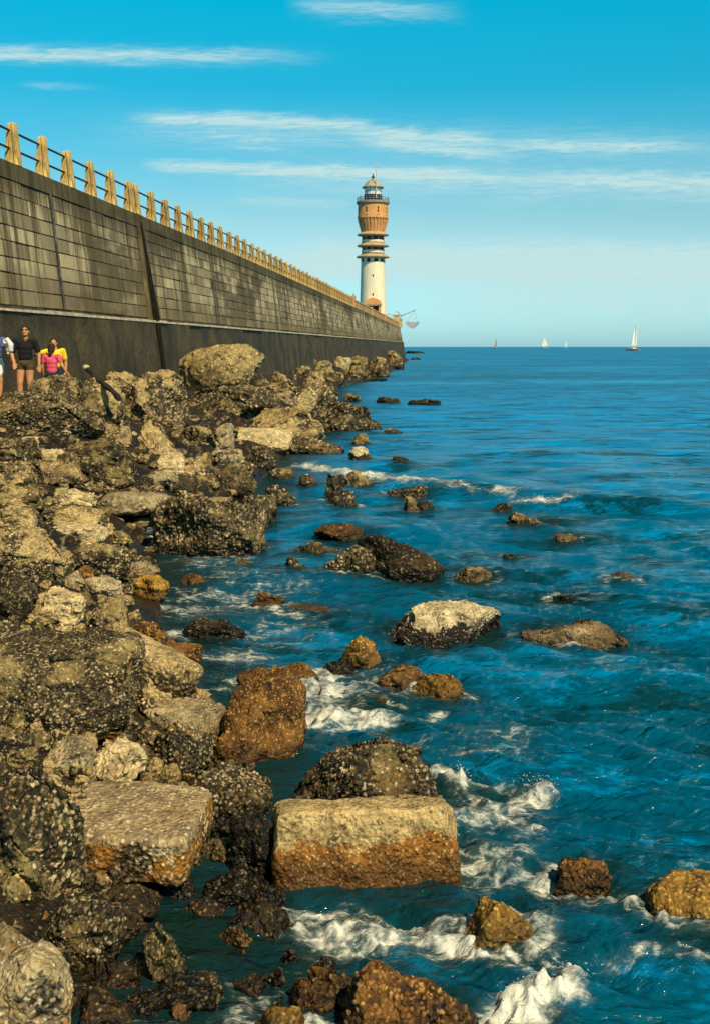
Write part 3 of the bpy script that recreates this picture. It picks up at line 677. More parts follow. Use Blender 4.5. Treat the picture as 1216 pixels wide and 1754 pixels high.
# rocks standing in the sea
for a, k in [
 ((641,679,687,691.5,'black','rock','left one of two flat weed-black rocks awash, far out'), {}),
 ((698,682.5,756,694.5,'black','rock','right one of two flat weed-black rocks awash, longer'), {}),
 ((655,735,692,743,'olive','rock','sliver of olive rock barely awash right of the pointed black rock'), {}),
 ((594,741,634,766,'olive','rock','low olive rock behind the white-topped stone in the water'), {}),
 ((521,756,590,780,'mussel','rock','black rock left of the white-topped stone in the water'), {}),
 ((598,764,640,791,'capped','rock','white-topped stone standing in the water above the breaking wave'), dict(p=3.4)),
 ((667,782,706,797,'black','rock','small black rock alone above the breaking wave'), {}),
 ((462,801,512,823,'mussel','rock','flat brown rock close to shore, left of the wave'), {}),
 ((509,811,545,833,'mussel','rock','small brown rock right of the flat one, in front of the wave'), {}),
 ((555,809,592,852,'mussel','rock','upright black rock standing in the breaking wave'), {}),
 ((588,808,643,838,'olive','rock','green domed rock with the wave washing over it'), dict(p=2.2)),
 ((567,836,616,868,'mussel','rock','black rock directly below the upright one, in calmer water'), {}),
 ((659,832,734,852,'mussel','rock','wide dark rock with foam right behind it, under the wave'), {}),
 ((691,850,718,874,'olive','rock','yellow-green rock below the wide dark one'), {}),
 ((712,858,745,872,'black','rock','little black rock touching the yellow-green one'), {}),
 ((456,829,506,868,'mussel','boulder','dark rounded rock close off the shore, above the large barnacled boulder'), {}),
 ((414,842,476,900,'mussel','boulder','black boulder leaning on the large barnacled one at the water'), {}),
 ((839,861,875,875.5,'black','rock','small black rock just under the end of the breaking wave'), {}),
 ((865,876,940,909,'mussel','rock','long low dark rock in the open water, right of centre'), dict(p=2.4)),
 ((920,885,988,900,'black','rock','flat black tail of rock beside the long low dark one'), dict(p=2.2)),
 ((540,896,632,921,'brown','rock','flat reddish brown rock above the big black boulder'), {}),
 ((504,926,600,955,'mussel','rock','flat dark rock touching the left of the big black boulder'), {}),
 ((606,910,762,994,'black','boulder','big black mussel boulder in the water, centre of the picture'), dict(p=2.5, cuts=3, rough=.7)),
 ((554,932,650,990,'mussel','boulder','lower left lobe rock against the big black boulder'), dict(cuts=6)),
 ((479,953,534,985,'mussel','rock','small pointed dark rock left of the big black boulder'), {}),
 ((778,968,850,995,'olive','rock','green-topped low rock right of the big black boulder'), dict(p=3)),
 ((946,1015,1022,1033,'black','rock','flat black rock awash between the tan rock and open sea'), {}),
 ((1045,978,1084,994,'brown','rock','tiny brown rock tip far right in open water'), {}),
 ((950,915,990,925,'olive','rock','sliver of green rock awash below the long low dark rock'), {}),
 ((860,948,890,960,'black','rock','tiny black rock tip above the flat black one'), {}),
 ((652,1024,862,1106,'capped','boulder','boulder with cream top and black lower half in the water'), dict(p=2.7, cuts=3, dr=.8, rough=.7)),
 ((888,1057,1060,1106,'grey','boulder','tan peaked rock rising from the water at right'), dict(p=2.4, cuts=6)),
 ((584,1088,659,1139,'gold','boulder','golden rounded rock left below the cream-topped boulder'), {}),
 ((641,1136,730,1180,'brown','rock','flat wet brown rock partly under foam, left of the golden slope'), dict(p=2.2)),
 ((700,1148,793,1200,'gold','rock','golden sloping rock below the cream-topped boulder'), dict(p=2.4)),
 ((464,1132,553,1172,'brown','rock','rust coloured rock at the upper edge of the foam patch'), {}),
 ((408,1146,480,1178,'brown','rock','low rust coloured rock next to the rust brown ridge'), {}),
 ((545,1133,608,1156,'black','rock','wet dark rock right behind the foam patch'), {}),
 ((610,1189,674,1214,'olive','rock','small green rock in the middle of the foam patch'), {}),
 ((430,1010,486,1036,'brown','rock','small brown rock among the thin foam streaks'), {}),
 ((478,1035,567,1055,'brown','rock','flat brown rock among the thin foam streaks, lower than its neighbour'), {}),
 ((302,981,365,1003,'brown','rock','low brown rock near the yellow capped one, further out'), {}),
 ((400,955,430,972,'olive','rock','small olive tip off the large barnacled boulder\'s foot'), {}),
 ((306,1056,424,1100,'black','rock','flat purplish rock just awash among the foam streaks'), dict(p=2.1)),
 ((944,1463,1050,1546,'brown','boulder','brown cube-like rock alone in the dark water at lower right'), dict(p=4, yaw=25, cuts=4)),
 ((786,1528,910,1636,'gold','boulder','orange-brown tilted rock washed by foam at lower right'), dict(p=6, roll=34, cuts=2, yaw=20, rough=.6)),
 ((1104,1484,1290,1608,'gold','boulder','large orange rock cut by the right edge of the picture'), dict(p=3, cuts=4, rough=.7)),
 ]:
    kk = dict(dr=.85, sink=.8, cuts=6); kk.update(k); rock(*a, sea=True, **kk)
# small stones filling the gaps of the slope: nothing tells them apart
LAND = [(0,655),(150,650),(300,650),(460,660),(520,690),(540,740),(430,800),(430,880),(270,930),(230,1060),(330,1170),(400,1250),(430,1320),(400,1420),(330,1500),(60,1540),(0,1740),(-60,1740),(-60,655)]
def inside(x, y, poly):
    c = False
    for i in range(len(poly)):
        (xa, ya), (xb, yb) = poly[i], poly[i-1]
        if (ya > y) != (yb > y) and x < (xb-xa)*(y-ya)/(yb-ya)+xa: c = not c
    return c
rg = random.Random(21); fill = []
tries = 0
while len(fill) < 265 and tries < 60000:
    tries += 1
    x, y = rg.uniform(0, 560), 650+900*rg.random()**1.5
    if not inside(x, y, LAND): continue
    w = rg.uniform(13, 34)*(1+ (y-650)/900*.8); h = w*rg.uniform(.3, .45)
    if any(a+.15*(c-a) < x < c-.15*(c-a) and b+.2*(d-b) < y-h*.5 < d-.12*(d-b) for a, b, c, d, _ in BOX): continue
    if any(math.hypot(x-q[0], y-q[1]) < .40*(w+q[2]) for q in fill): continue
    fill.append((x, y, w, h))
for x, y, w in [(240,1556,64),(300,1540,80),(352,1572,66),(436,1468,80),(455,1552,70),(300,1712,70),(352,1704,80),(430,1702,72),(478,1690,56),(512,1660,60),(356,1750,80),(476,1752,74),(548,1668,56),(214,1596,60),(420,1524,70),(270,1506,60),(536,1706,60),(250,1740,64)]:
    rock(x-w/2, y-w*.48, x+w/2, y, rg.choice(['black', 'black', 'mussel']), 'weedy_rock', 'low wet weed-black rock between the tide pool and the foreground blocks',
         dr=.9, cuts=7, p=2.6, group='low black rocks around the tide pool', sink=.9)
nb = len(BOX)
for x, y, w, h in fill:
    rock(x-w/2, y-h, x+w/2, y, rg.choice(['crust', 'crust', 'mussel', 'crust', 'olive']), 'small_stone',
         'small shell-crusted stone wedged in the gaps between the shore boulders', dr=1., cuts=9, p=rg.choice([2.4, 3.5, 5]), rough=1.3, group='small stones filling the rocky shore', cat='stone')
# ------------------------------------------------------------------ ground of the shore: mud, weed and shell rubble
def build_shore():
    rows = 2.6*np.exp(np.arange(0, 400)*.0117); nc = 260
    u = np.linspace(0, 1, nc)
    xl = np.maximum(wall_x(rows, 0.)-.6, -.62*rows-3.5); xr = np.interp(rows, SHORE[:, 0], SHORE[:, 1])+2.4
    X = (xl[:, None]+(xr-xl)[:, None]*u[None, :]).ravel(); Y = np.repeat(rows[:, None], nc, 1).ravel()
    Z = ground(X, Y).copy()
    P = np.stack([X, Y, 0*X], 1)
    amp = np.minimum(.35, .03+.012*Y)*np.clip((shore_x(np.minimum(Y, 299))-X)/1.2+.4, .1, 1)
    Z += amp*fbm(P*1.3, 5, 120, .6)*.9
    cell = np.maximum(.035, 3*Y/1108.)
    wd, cid = worley(np.stack([X/cell, Y/cell, Z/cell], 1), 33)
    wd2, cid2 = worley(np.stack([X/(cell*4), Y/(cell*4), 0*Z], 1), 37)
    b = np.clip(1-wd*1.2, 0, 1)
    Z += b*np.minimum(.4*cell, .05)*cid + np.clip(1-wd2*1.3, 0, 1)*np.minimum(cell*1.3, .16)*cid2 - .06
    cov = .5+.5*np.clip(fbm(P*2.2, 3, 40)*1.8, -1, 1)
    i = (np.arange(len(rows)-1)[:, None]*nc + np.arange(nc-1)[None, :]).ravel()
    Q = np.stack([i, i+1, i+nc+1, i+nc], 1)
    me = np_mesh('rocky_shore', np.stack([X, Y, Z], 1), Q, {'crust': b, 'cell': cid, 'cover': cov, 'band': np.ones(len(X))})
    tag(link('rocky_shore', me, RM['shore']), kind='structure')
build_shore()
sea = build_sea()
# ------------------------------------------------------------------ the jetty wall
def WP(Y, z, out=0.): return (wall_x(Y, z)+out, Y, wz(Y, z))
YA, YE = 8., 243.
def wall_mat(name, light, dark, grime, streaky=1., wetz=None, rnd=True, jointy=False):
    m, t, b = new_mat(name); p = t.pos()
    sp = t.node('ShaderNodeSeparateXYZ'); t.l.new(p, sp.inputs[0])
    st = t.noise(t.scale(p, (.2, 1.6, .10)), 1., 6, .62, .1)       # rain streaks
    st2 = t.noise(t.scale(p, (.2, 5.5, .22), (3, 1, 7)), 1., 4, .6)
    pt = t.noise(t.scale(p, (.2, .11, .35), (1, 8, 3)), 1., 4, .6)  # big blotches
    fi = t.noise(p, 9., 5, .65)
    rn = t.attr('rnd') if rnd else fi
    c = t.mix(rn, tuple(x*.5 for x in light), tuple(x*1.3 for x in light))
    c = t.mix(t.ss(.47, .62, st), c, dark)
    c = t.mix(t.math('MULTIPLY', t.ss(.52, .63, pt), .85), c, tuple(x*.8 for x in dark))
    c = t.mix(t.math('MULTIPLY', t.ss(.52, .72, st2), .75), c, grime)
    c = t.mix(t.math('MULTIPLY', t.ss(.60, .72, t.noise(t.scale(p, (.2, 3.2, .16), (5, 5, 1)), 1., 4, .6)), .6*streaky), c, tuple(min(1, x*1.5) for x in light))   # lime runs
    drip = t.math('ADD', sp.outputs[2], t.math('MULTIPLY', t.math('SUBTRACT', st2, .5), 2.4))
    c = t.mix(t.math('MULTIPLY', t.ss(6.9, 8.1, drip), .75), c, grime)
    lowg = t.math('ADD', sp.outputs[2], t.math('MULTIPLY', t.math('SUBTRACT', pt, .5), 2.2))
    c = t.mix(t.math('MULTIPLY', t.math('SUBTRACT', 1., t.ss(4.3, 5.6, lowg)), .6), c, dark)
    c = t.mix(t.math('MULTIPLY', t.ss(.5, .75, fi), .4), c, tuple(x*.5 for x in dark))
    t.put(b.inputs['Base Color'], c); b.inputs['Roughness'].default_value = .85; b.inputs['Specular IOR Level'].default_value = .2
    t.put(b.inputs['Normal'], t.bump(t.math('ADD', fi, t.math('MULTIPLY', t.noise(p, 40., 4), .4)), .6, .02))
    return m
M_MAS = wall_mat('wall_ashlar', (.47, .375, .215), (.135, .10, .048), (.042, .033, .013))
M_COP = wall_mat('wall_coping', (.36, .28, .14), (.12, .09, .042), (.04, .032, .014), rnd=False)
M_JOINT = plain('wall_joint', (.075, .06, .038), .95, .5, 1.5)
def plinth_mat():
    m, t, b = new_mat('wall_plinth_weed'); p = t.pos()
    st = t.noise(t.scale(p, (.3, .7, .5)), 1., 6, .66); fi = t.noise(p, 7., 6, .68)
    c = t.mix(t.ss(.35, .7, st), (.028, .020, .006), (.105, .072, .022)); c = t.mix(t.ss(.48, .68, fi), c, (.014, .012, .005))
    t.put(b.inputs['Base Color'], c); b.inputs['Roughness'].default_value = .8
    t.put(b.inputs['Normal'], t.bump(fi, .8, .05)); return m
M_PL = plinth_mat(); M_LEDGE = plain('wall_ledge_stone', (.42, .36, .25), .85, .4, 3.)
wall = tag(empty('sea_wall', (wall_x(20, 0), 20, 0)), 'long weather-stained stone sea wall with dark weedy base, running out to the lighthouse', 'sea wall')
off = Vector(wall.location)
def wadd(mb, name, mat, **k):
    mb.v = [tuple(Vector(v)-off) for v in mb.v]; return mb.build(name, mat, wall, **k)
# masonry: ashlar courses as real raised blocks
Z0, Z1 = 4.2, 7.95; NC = 8; hc = (Z1-Z0)/NC
V = []; Q = []; A = []
rg = random.Random(3)
for c in range(NC):
    z0 = Z0+c*hc; z1 = z0+hc; y = YA - rg.uniform(0, 1.2)
    while y < YE:
        ln = rg.uniform(.85, 1.45); y1 = min(y+ln, YE)
        if y1-y > .2:
            j = .013+.006*rg.random(); jm = rg.choice((.2, .55, 1., 1.15)); j *= jm; jv = (.026+.01*rg.random())*rg.choice((.3, .8, 1.)); a = rg.random(); pr = rg.uniform(0, .03); ch = .010
            b = len(V)
            for (yy_, zz_, o_) in [(y+jv, z0+j, -.03), (y1-jv, z0+j, -.03), (y1-jv, z1-j, -.03), (y+jv, z1-j, -.03),
                                   (y+jv+ch, z0+j+ch, pr), (y1-jv-ch, z0+j+ch, pr), (y1-jv-ch, z1-j-ch, pr), (y+jv+ch, z1-j-ch, pr)]:
                V.append(Vector(WP(yy_, zz_, o_))-off); A.append(a)
            Q += [(b+4, b+5, b+6, b+7)] + [(b+k, b+(k+1) % 4, b+4+(k+1) % 4, b+4+k) for k in range(4)]
        y = y1
me = np_mesh('masonry', np.array([tuple(v) for v in V]), np.array(Q), {'rnd': np.array(A)}, smooth=False)
link('masonry', me, M_MAS, wall)
mb = MB()   # core behind the blocks, up to the roadway, 11 m deep
D = 11.
for a, b in ((YA, 66.), (66., YE-.03)):
    mb.hexa([WP(a, Z0-.1, -.016-D), WP(a, Z0-.1, -.016), WP(b, Z0-.1, -.016), WP(b, Z0-.1, -.016-D), WP(a, Z1+.01, -.016-D), WP(a, Z1+.01, -.016), WP(b, Z1+.01, -.016), WP(b, Z1+.01, -.016-D)])
wadd(mb, 'core', M_JOINT)
# rough concrete of the base: a displaced face over a plain core
ny = 620; nz = 26
yy = YA*(YE/YA)**np.linspace(0, 1, ny); zzv = np.linspace(-1.2, 4.0, nz)
Yg, Zg = [a.ravel() for a in np.meshgrid(yy, zzv, indexing='ij')]
P = np.stack([Yg*0, Yg, Zg], 1)
o = .20 + .05*fbm(P*.8, 4, 140, .6) + .045*fbm(P*np.array([1, 2.4, 4.]), 3, 141, .6)*np.clip(Yg/60, .3, 2)
o = np.where(Zg > 3.85, .235, o)
i = (np.arange(ny-1)[:, None]*nz + np.arange(nz-1)[None, :]).ravel(); Qp = np.stack([i, i+nz, i+nz+1, i+1], 1)
Vp = np.stack([-13.46+.0958*Yg+BATTER*(8.5-Zg)+o, Yg, Zg], 1) - np.array(off)
link('plinth_face', np_mesh('plinth_face', Vp, Qp), M_PL, wall)
mb = MB()
mb.hexa([WP(YA, -1.2, -D-.3), WP(YA, -1.2, .10), WP(YE, -1.2, .10), WP(YE, -1.2, -D-.3), WP(YA, 4.0, -D-.3), WP(YA, 4.0, .10), WP(YE, 4.0, .10), WP(YE, 4.0, -D-.3)])
wadd(mb, 'plinth', M_PL)
mb = MB(); y = YA; rl = random.Random(9)
while y < YE+.3:
    y1 = min(y+rl.uniform(1.2, 3.4), YE+.34); e = rl.uniform(-.035, .03); hz2 = rl.uniform(-.03, .02)
    mb.hexa([WP(y, 4.003, -.5), WP(y, 4.003, .29+e), WP(y1-.012, 4.003, .29+e), WP(y1-.012, 4.003, -.5), WP(y, 4.19+hz2, -.5), WP(y, 4.09+hz2, .27+e), WP(y1-.012, 4.09+hz2, .27+e), WP(y1-.012, 4.19+hz2, -.5)])
    y = y1
wadd(mb, 'ledge', M_LEDGE)
mb = MB(); y = YA
while y < YE:
    y1 = min(y+6.2, YE+.06)
    mb.hexa([WP(y, Z1+.012, -D), WP(y, Z1+.012, .05), WP(y1-.015, Z1+.012, .05), WP(y1-.015, Z1+.012, -D), WP(y, 8.5, -D), WP(y, 8.5, .05), WP(y1-.015, 8.5, .05), WP(y1-.015, 8.5, -D)])
    y += 6.2
wadd(mb, 'coping', M_COP)
mb = MB(); mb.hexa([WP(YA, 8.504, -1.5), WP(YA, 8.504, -.95), WP(130, 8.504, -.95), WP(130, 8.504, -1.5), WP(YA, 8.82, -1.5), WP(YA, 8.82, -.95), WP(130, 8.82, -.95), WP(130, 8.82, -1.5)])
wadd(mb, 'kerb', M_COP)
# expansion joint with a drain chute, and iron drain pipes
mb = MB(); yj = 46.2
for (ya, yb, o0, o1) in ((yj-.50, yj-.24, .0, .14), (yj+.24, yj+.50, .0, .10)):
    mb.hexa([WP(ya, 4.11, o0), WP(ya, 4.11, o1), WP(yb, 4.11, o1), WP(yb, 4.11, o0), WP(ya, 8.5, .052), WP(ya, 8.5, o1), WP(yb, 8.5, o1), WP(yb, 8.5, .052)])
wadd(mb, 'joint_rib', M_COP)
mb = MB()
mb.hexa([WP(yj-.24, -.5, .245), WP(yj-.24, -.5, .29), WP(yj+.24, -.5, .29), WP(yj+.24, -.5, .245), WP(yj-.24, 3.99, .245), WP(yj-.24, 3.99, .29), WP(yj+.24, 3.99, .29), WP(yj+.24, 3.99, .245)])
mb.hexa([WP(yj-.24, 4.11, .01), WP(yj-.24, 4.11, .312), WP(yj+.24, 4.11, .312), WP(yj+.24, 4.11, .01), WP(yj-.24, 8.2, .052), WP(yj-.24, 8.2, .07), WP(yj+.24, 8.2, .07), WP(yj+.24, 8.2, .052)])
wadd(mb, 'joint_channel', plain('wet_black_joint', (.016, .012, .006), .95, .4, 3., .1))
M_PIPE = plain('drain_pipe_iron', (.09, .085, .08), .8, .5, 3.)
for yp_, zb, r in ((35.9, 4.15, .04), (58.6, 4.15, .035), (78., 4.15, .03)):
    mb = MB(); mb.tube([WP(yp_, 8.0, .06+r), WP(yp_, 6., .05+r), WP(yp_, 4.3, .05+r), WP(yp_, zb, .32+r) if zb < 4 else WP(yp_, 4.22, .05+r)], r, 8)
    wadd(mb, 'drain_pipe', M_PIPE, smooth=True)
# ------------------------------------------------------------------ railing: concrete posts and two iron pipes
M_POST = plain('post_concrete', (.68, .46, .165), .85, .42, 1.6, .2, 0, .6)
_t = NT(M_POST.node_tree); _b = _t.n['Principled BSDF']; _l = _b.inputs['Base Color'].links[0].from_socket
_p = _t.node('ShaderNodeTexCoord').outputs['Object']; _g = _t.ss(.5, .66, _t.noise(_t.scale(_p, (6, 6, 1.3)), 1., 5, .65)); _o = _t.node('ShaderNodeObjectInfo').outputs['Random']
_c = _t.mix(_t.math('MULTIPLY', _g, .75), _l, (.16, .085, .03)); _c = _t.mix(1., _c, _t.mix(_o, (.72, .70, .68), (1.1, 1.06, 1.0)), 'MULTIPLY'); _t.put(_b.inputs['Base Color'], _c); M_RAIL = plain('rail_iron', (.035, .03, .028), .55, .3)
def post_mesh():
    mb = MB(); H = 1.28
    # local: y along the wall, x outwards
    fx0, fx1 = -.30, .03
    mb.hexa([(fx0, -.15, 0), (fx1, -.15, 0), (fx1, .15, 0), (fx0, .15, 0), (-.23, -.13, H), (-.10, -.13, H), (-.10, .13, H), (-.23, .13, H)])
    # proud seaward rib leaves the shadowed groove the posts show
    mb.hexa([(fx1+.003, -.20, -.02), (fx1+.10, -.20, -.02), (fx1+.10, .20, -.02), (fx1+.003, .20, -.02), (-.097, -.17, H+.02), (-.02, -.17, H+.02), (-.02, .17, H+.02), (-.097, .17, H+.02)])
    me = mb.mesh('post'); bm = bmesh.new(); bm.from_mesh(me); bmesh.ops.bevel(bm, geom=bm.edges[:], offset=.018, segments=1, affect='EDGES'); bm.to_mesh(me); bm.free(); return me
PM = post_mesh(); PM.materials.append(M_POST)
ang = -math.atan(.0958)
ys = [33.7-2.35*k for k in range(6, 0, -1)]+[33.7+2.35*k for k in range(6)]+[46.35]
y = 48.7
while y < 139: ys.append(y); y += 2.35
rail = tag(empty('railing', (wall_x(40)-.1, 40, 8.5)), 'railing of tapered yellow concrete posts and two dark pipes along the wall top', 'railing')
ro = Vector(rail.location)
for k, yv in enumerate(ys):
    o = bpy.data.objects.new('post', PM); COL.objects.link(o); o.parent = rail
    o.location = Vector(WP(yv, 8.5, -.06))-ro+Vector((0, 0, .002)); o.rotation_euler = (.014*math.sin(k*2.7), .012*math.sin(k*1.9+1), ang+.02*math.sin(k*5.1)); o.scale = (1+.05*math.sin(k*3.3), 1+.05*math.sin(k*4.1), 1+.025*math.sin(k*2.1))
for hh in (1.06, .52):
    mb = MB(); mb.tube([Vector(WP(yv, 8.5, -.06))+Vector((-.16, 0, hh))-ro for yv in np.linspace(ys[0]-1, 139.5, 60)], .038, 8)
    mb.build('rail', M_RAIL, rail, smooth=True)
# parapet at the seaward end
M_PAR = plain('parapet_brick', (.58, .30, .11), .85, .3, 1.2, .2, 0, .5); M_PILL = plain('parapet_pillar', (.52, .40, .17), .85, .35, 1.5, .2, 0, .5)
par = tag(empty('parapet', (wall_x(140), 140, 8.5)), 'solid orange brick parapet with pillars at the lighthouse end of the wall', 'parapet'); po = Vector(par.location)
def padd(mb, name, mat, **k): mb.v = [tuple(Vector(v)-po) for v in mb.v]; return mb.build(name, mat, par, **k)
def bar(mb, y0, y1, o0, o1, z0, z1):
    a0, a1, b0, b1 = wz(y0, z0), wz(y0, z1), wz(y1, z0), wz(y1, z1)
    mb.hexa([(wall_x(y0)+o0, y0, a0), (wall_x(y0)+o1, y0, a0), (wall_x(y1)+o1, y1, b0), (wall_x(y1)+o0, y1, b0), (wall_x(y0)+o0, y0, a1), (wall_x(y0)+o1, y0, a1), (wall_x(y1)+o1, y1, b1), (wall_x(y1)+o0, y1, b1)])
mb = MB(); bar(mb, 141, 242.4, -.45, -.06, 8.504, 9.4); padd(mb, 'parapet_wall', M_PAR)
mb = MB(); bar(mb, 141, 242.4, -.52, .0, 9.403, 9.55); padd(mb, 'cap', plain('parapet_cap', (.62, .42, .20), .85, .3))
for yv, z1, w in ((140.4, 10.0, .55), (168, 9.75, .4), (196, 9.75, .4), (222, 9.75, .4)):
    mb = MB(); bar(mb, yv-w, yv+w, -.6, .04, 8.504, z1); mb2 = mb; padd(mb2, 'pillar', M_PAR, bevel=.04)
for yv, z1, w, oo in ((239.5, 10.9, .8, 0), (242.6, 10.1, .6, .9)):
    mb = MB(); bar(mb, yv-w, yv+w, -1.2+oo*.6, .02+oo*.5, 8.504, z1); bar(mb, yv-w-.12, yv+w+.12, -1.3+oo*.6, .1+oo*.5, z1+.003, z1+.3); padd(mb, 'pillar', M_PILL, bevel=.05)
# iron railing near the tower
mb = MB()
for k in range(7):
    mb.tube([(wall_x(236)-1.3-.5*k, 236+.2*k, 7.3), (wall_x(236)-1.3-.5*k, 236+.2*k, 9.9)], .05, 6)
for z in (8.8, 9.9): mb.tube([(wall_x(236)-1.3, 236, z), (wall_x(236)-4.3, 237.2, z)], .05, 6)
tag(mb.build('iron_railing', plain('grey_iron', (.35, .36, .42), .6, .2)), 'short grey iron railing at the foot of the lighthouse, right side', 'railing')
# ------------------------------------------------------------------ fishing lift net on a boom
px_ = lambda x, y, Y=243.: px_at(x, y, Y)
net = tag(empty('lift_net', px_(687, 541)), 'pink fishing lift net hanging from a slanting boom off the wall end', 'fishing net'); no = Vector(net.location)
mb = MB(); mb.tube([Vector((0,0,0)), px_(709, 532.)-no], [.10, .06], 6); mb.ball(px_(709, 532.)-no, .16, 8, 5); mb.tube([Vector((-1., 0, 1.)), Vector((0,0,0)), Vector((-.6, 0, -1.4))], .09, 6)
mb.build('boom', plain('boom_wood', (.16, .17, .10), .7, .2), net)
c0 = px_(705.5, 551.5); r0 = 13*243/F
vs = []; fs = []; nr, na = 8, 28
for i in range(nr+1):
    for k in range(na):
        a = 2*math.pi*k/na; q = i/nr; vs.append((c0.x-no.x+r0*q*math.cos(a), c0.y-no.y+r0*q*math.sin(a), c0.z-no.z-1.45*(1-q**1.8)+.10*math.sin(a*5)*q))
for i in range(nr):
    for k in range(na): fs.append((i*na+k, i*na+(k+1)%na, (i+1)*na+(k+1)%na, (i+1)*na+k))
mb = MB(); mb.add(vs, fs)
m, t, b = new_mat('net_mesh_pink'); b.inputs['Base Color'].default_value = (.62, .33, .29, 1); b.inputs['Roughness'].default_value = .9
tr = t.node('ShaderNodeBsdfTransparent'); mx = t.node('ShaderNodeMixShader'); mx.inputs[0].default_value = .42
t.l.new(tr.outputs[0], mx.inputs[1]); t.l.new(b.outputs[0], mx.inputs[2]); t.l.new(mx.outputs[0], t.n['Material Output'].inputs[0])
mb.build('net', m, net, smooth=True)
mb = MB()
for k in range(4):
    a = math.pi/4+math.pi/2*k; mb.tube([px_(709, 532.)-no, Vector((c0.x+r0*math.cos(a), c0.y+r0*math.sin(a), c0.z))-no], .018, 4)
mb.build('rope', plain('net_rope', (.4, .36, .3), .9, .2), net)
# ------------------------------------------------------------------ lighthouse
LX, LY = (638.6-CX)/F*236., 236.; LS = 236./F
zz = lambda zy: EYE+(HZ-(260+zy/4.87))*LS          # heights read off the enlarged photo
rr = lambda w: w/2/4.87*LS
lh = tag(empty('lighthouse', (LX, LY, 7.2)), 'white lighthouse with three ring galleries, orange brick drum head and grey domed lantern', 'lighthouse')
def ladd(mb, name, mat, **k): mb.v = [(v[0], v[1], v[2]-7.2) for v in mb.v]; return mb.build(name, mat, lh, **k)
def weather(name, col, var, sx=(1,1,.12), rough=.8):
    m, t, b = new_mat(name); p = t.node('ShaderNodeTexCoord').outputs['Object']
    n = t.noise(t.scale(p, sx), 1.4, 5, .6); f = t.noise(p, 3., 5, .6)
    c = t.mix(t.ss(.4, .75, n), col, tuple(x*(1-var) for x in col)); c = t.mix(t.math('MULTIPLY', t.ss(.55, .8, f), .5), c, tuple(x*(1-var) for x in col))
    t.put(b.inputs['Base Color'], c); b.inputs['Roughness'].default_value = rough; b.inputs['Specular IOR Level'].default_value = .2
    t.put(b.inputs['Normal'], t.bump(f, .3, .03)); return m
M_WH = weather('tower_whitewash', (.88, .77, .54), .16); M_WH2 = weather('gallery_whitewash', (.84, .74, .56), .2)
M_GAL = weather('gallery_concrete', (.52, .37, .20), .35, (1, 1, .5)); M_CORE = weather('gallery_core', (.30, .18, .09), .4)
M_DK = plain('dark_opening_and_shade', (.014, .014, .016), .5, .2); M_STONE = weather('cornice_stone', (.34, .28, .20), .35)
def brick_mat():
    m, t, b = new_mat('drum_brick'); p = t.node('ShaderNodeTexCoord').outputs['Object']
    sp = t.node('ShaderNodeSeparateXYZ'); t.l.new(p, sp.inputs[0])
    an = t.math('ARCTAN2', sp.outputs[1], sp.outputs[0])
    cb = t.node('ShaderNodeCombineXYZ'); t.put(cb.inputs[0], t.math('MULTIPLY', an, 3.)); t.put(cb.inputs[1], sp.outputs[2])
    br = t.node('ShaderNodeTexBrick'); t.l.new(cb.outputs[0], br.inputs[0]); br.inputs['Scale'].default_value = 4.
    br.inputs['Color1'].default_value = (.80, .36, .09, 1); br.inputs['Color2'].default_value = (.70, .28, .06, 1); br.inputs['Mortar'].default_value = (.5, .36, .24, 1); br.inputs['Mortar Size'].default_value = .02
    n = t.noise(p, 1.2, 5, .6); c = t.mix(t.math('MULTIPLY', t.ss(.45, .75, n), .5), br.outputs[0], (.32, .12, .05))
    t.put(b.inputs['Base Color'], c); b.inputs['Roughness'].default_value = .85; t.put(b.inputs['Normal'], t.bump(br.outputs['Fac'], -.4, .03)); return m
M_BR = brick_mat()
mb = MB(); mb.lathe([(rr(226), 7.3), (rr(219), 10.), (rr(198), zz(925)), (rr(198), zz(890))], 56); ladd(mb, 'tower_shaft', M_WH, smooth=True)
tiers = [(880, 275), (788, 265), (696, 264)]
cores = [(870, 776), (778, 686), (688, 664)]
for (zy, w), (c0_, c1_) in zip(tiers, cores):
    z = zz(zy)
    mb = MB(); mb.lathe([(rr(186), z-.25), (rr(w)-.12, z-.12), (rr(w), z-.05), (rr(w), z+.10), (rr(w)-.1, z+.16), (rr(196), z+.62), (rr(190), z+.66)], 56); ladd(mb, 'gallery', M_GAL, smooth=True)
    mb = MB(); mb.lathe([(rr(180), z+.655), (rr(180), zz(c1_))], 40); ladd(mb, 'gallery_core', M_CORE, smooth=True)
for zy0, zy1 in ((846, 822), (757, 738)):
    mb = MB(); mb.lathe([(rr(190), zz(zy0)), (rr(190), zz(zy1)), (rr(180)+.001, zz(zy1)+.002)], 56, cap=False); ladd(mb, 'white_band', M_WH2, smooth=True)
def curved(mb, r, a0, a1, z0, z1, dp=.06, n=4):
    for k in range(n):
        b0 = a0+(a1-a0)*k/n; b1 = a0+(a1-a0)*(k+1)/n
        P = [(q*math.cos(b), q*math.sin(b)) for q, b in ((r, b0), (r+dp, b0), (r+dp, b1), (r, b1))]
        mb.hexa([(x, y, z0) for x, y in P]+[(x, y, z1) for x, y in P])
for zy0, zy1, rb in ((922, 894, 198), (826, 800, 181), (742, 712, 181)):
    for k in range(10):
        a = 2*math.pi*(k+.36)/10-math.pi/2
        mb = MB(); curved(mb, rr(rb)-.02, a-.16, a+.16, zz(zy0), zz(zy1), .05); ladd(mb, 'window', M_DK)
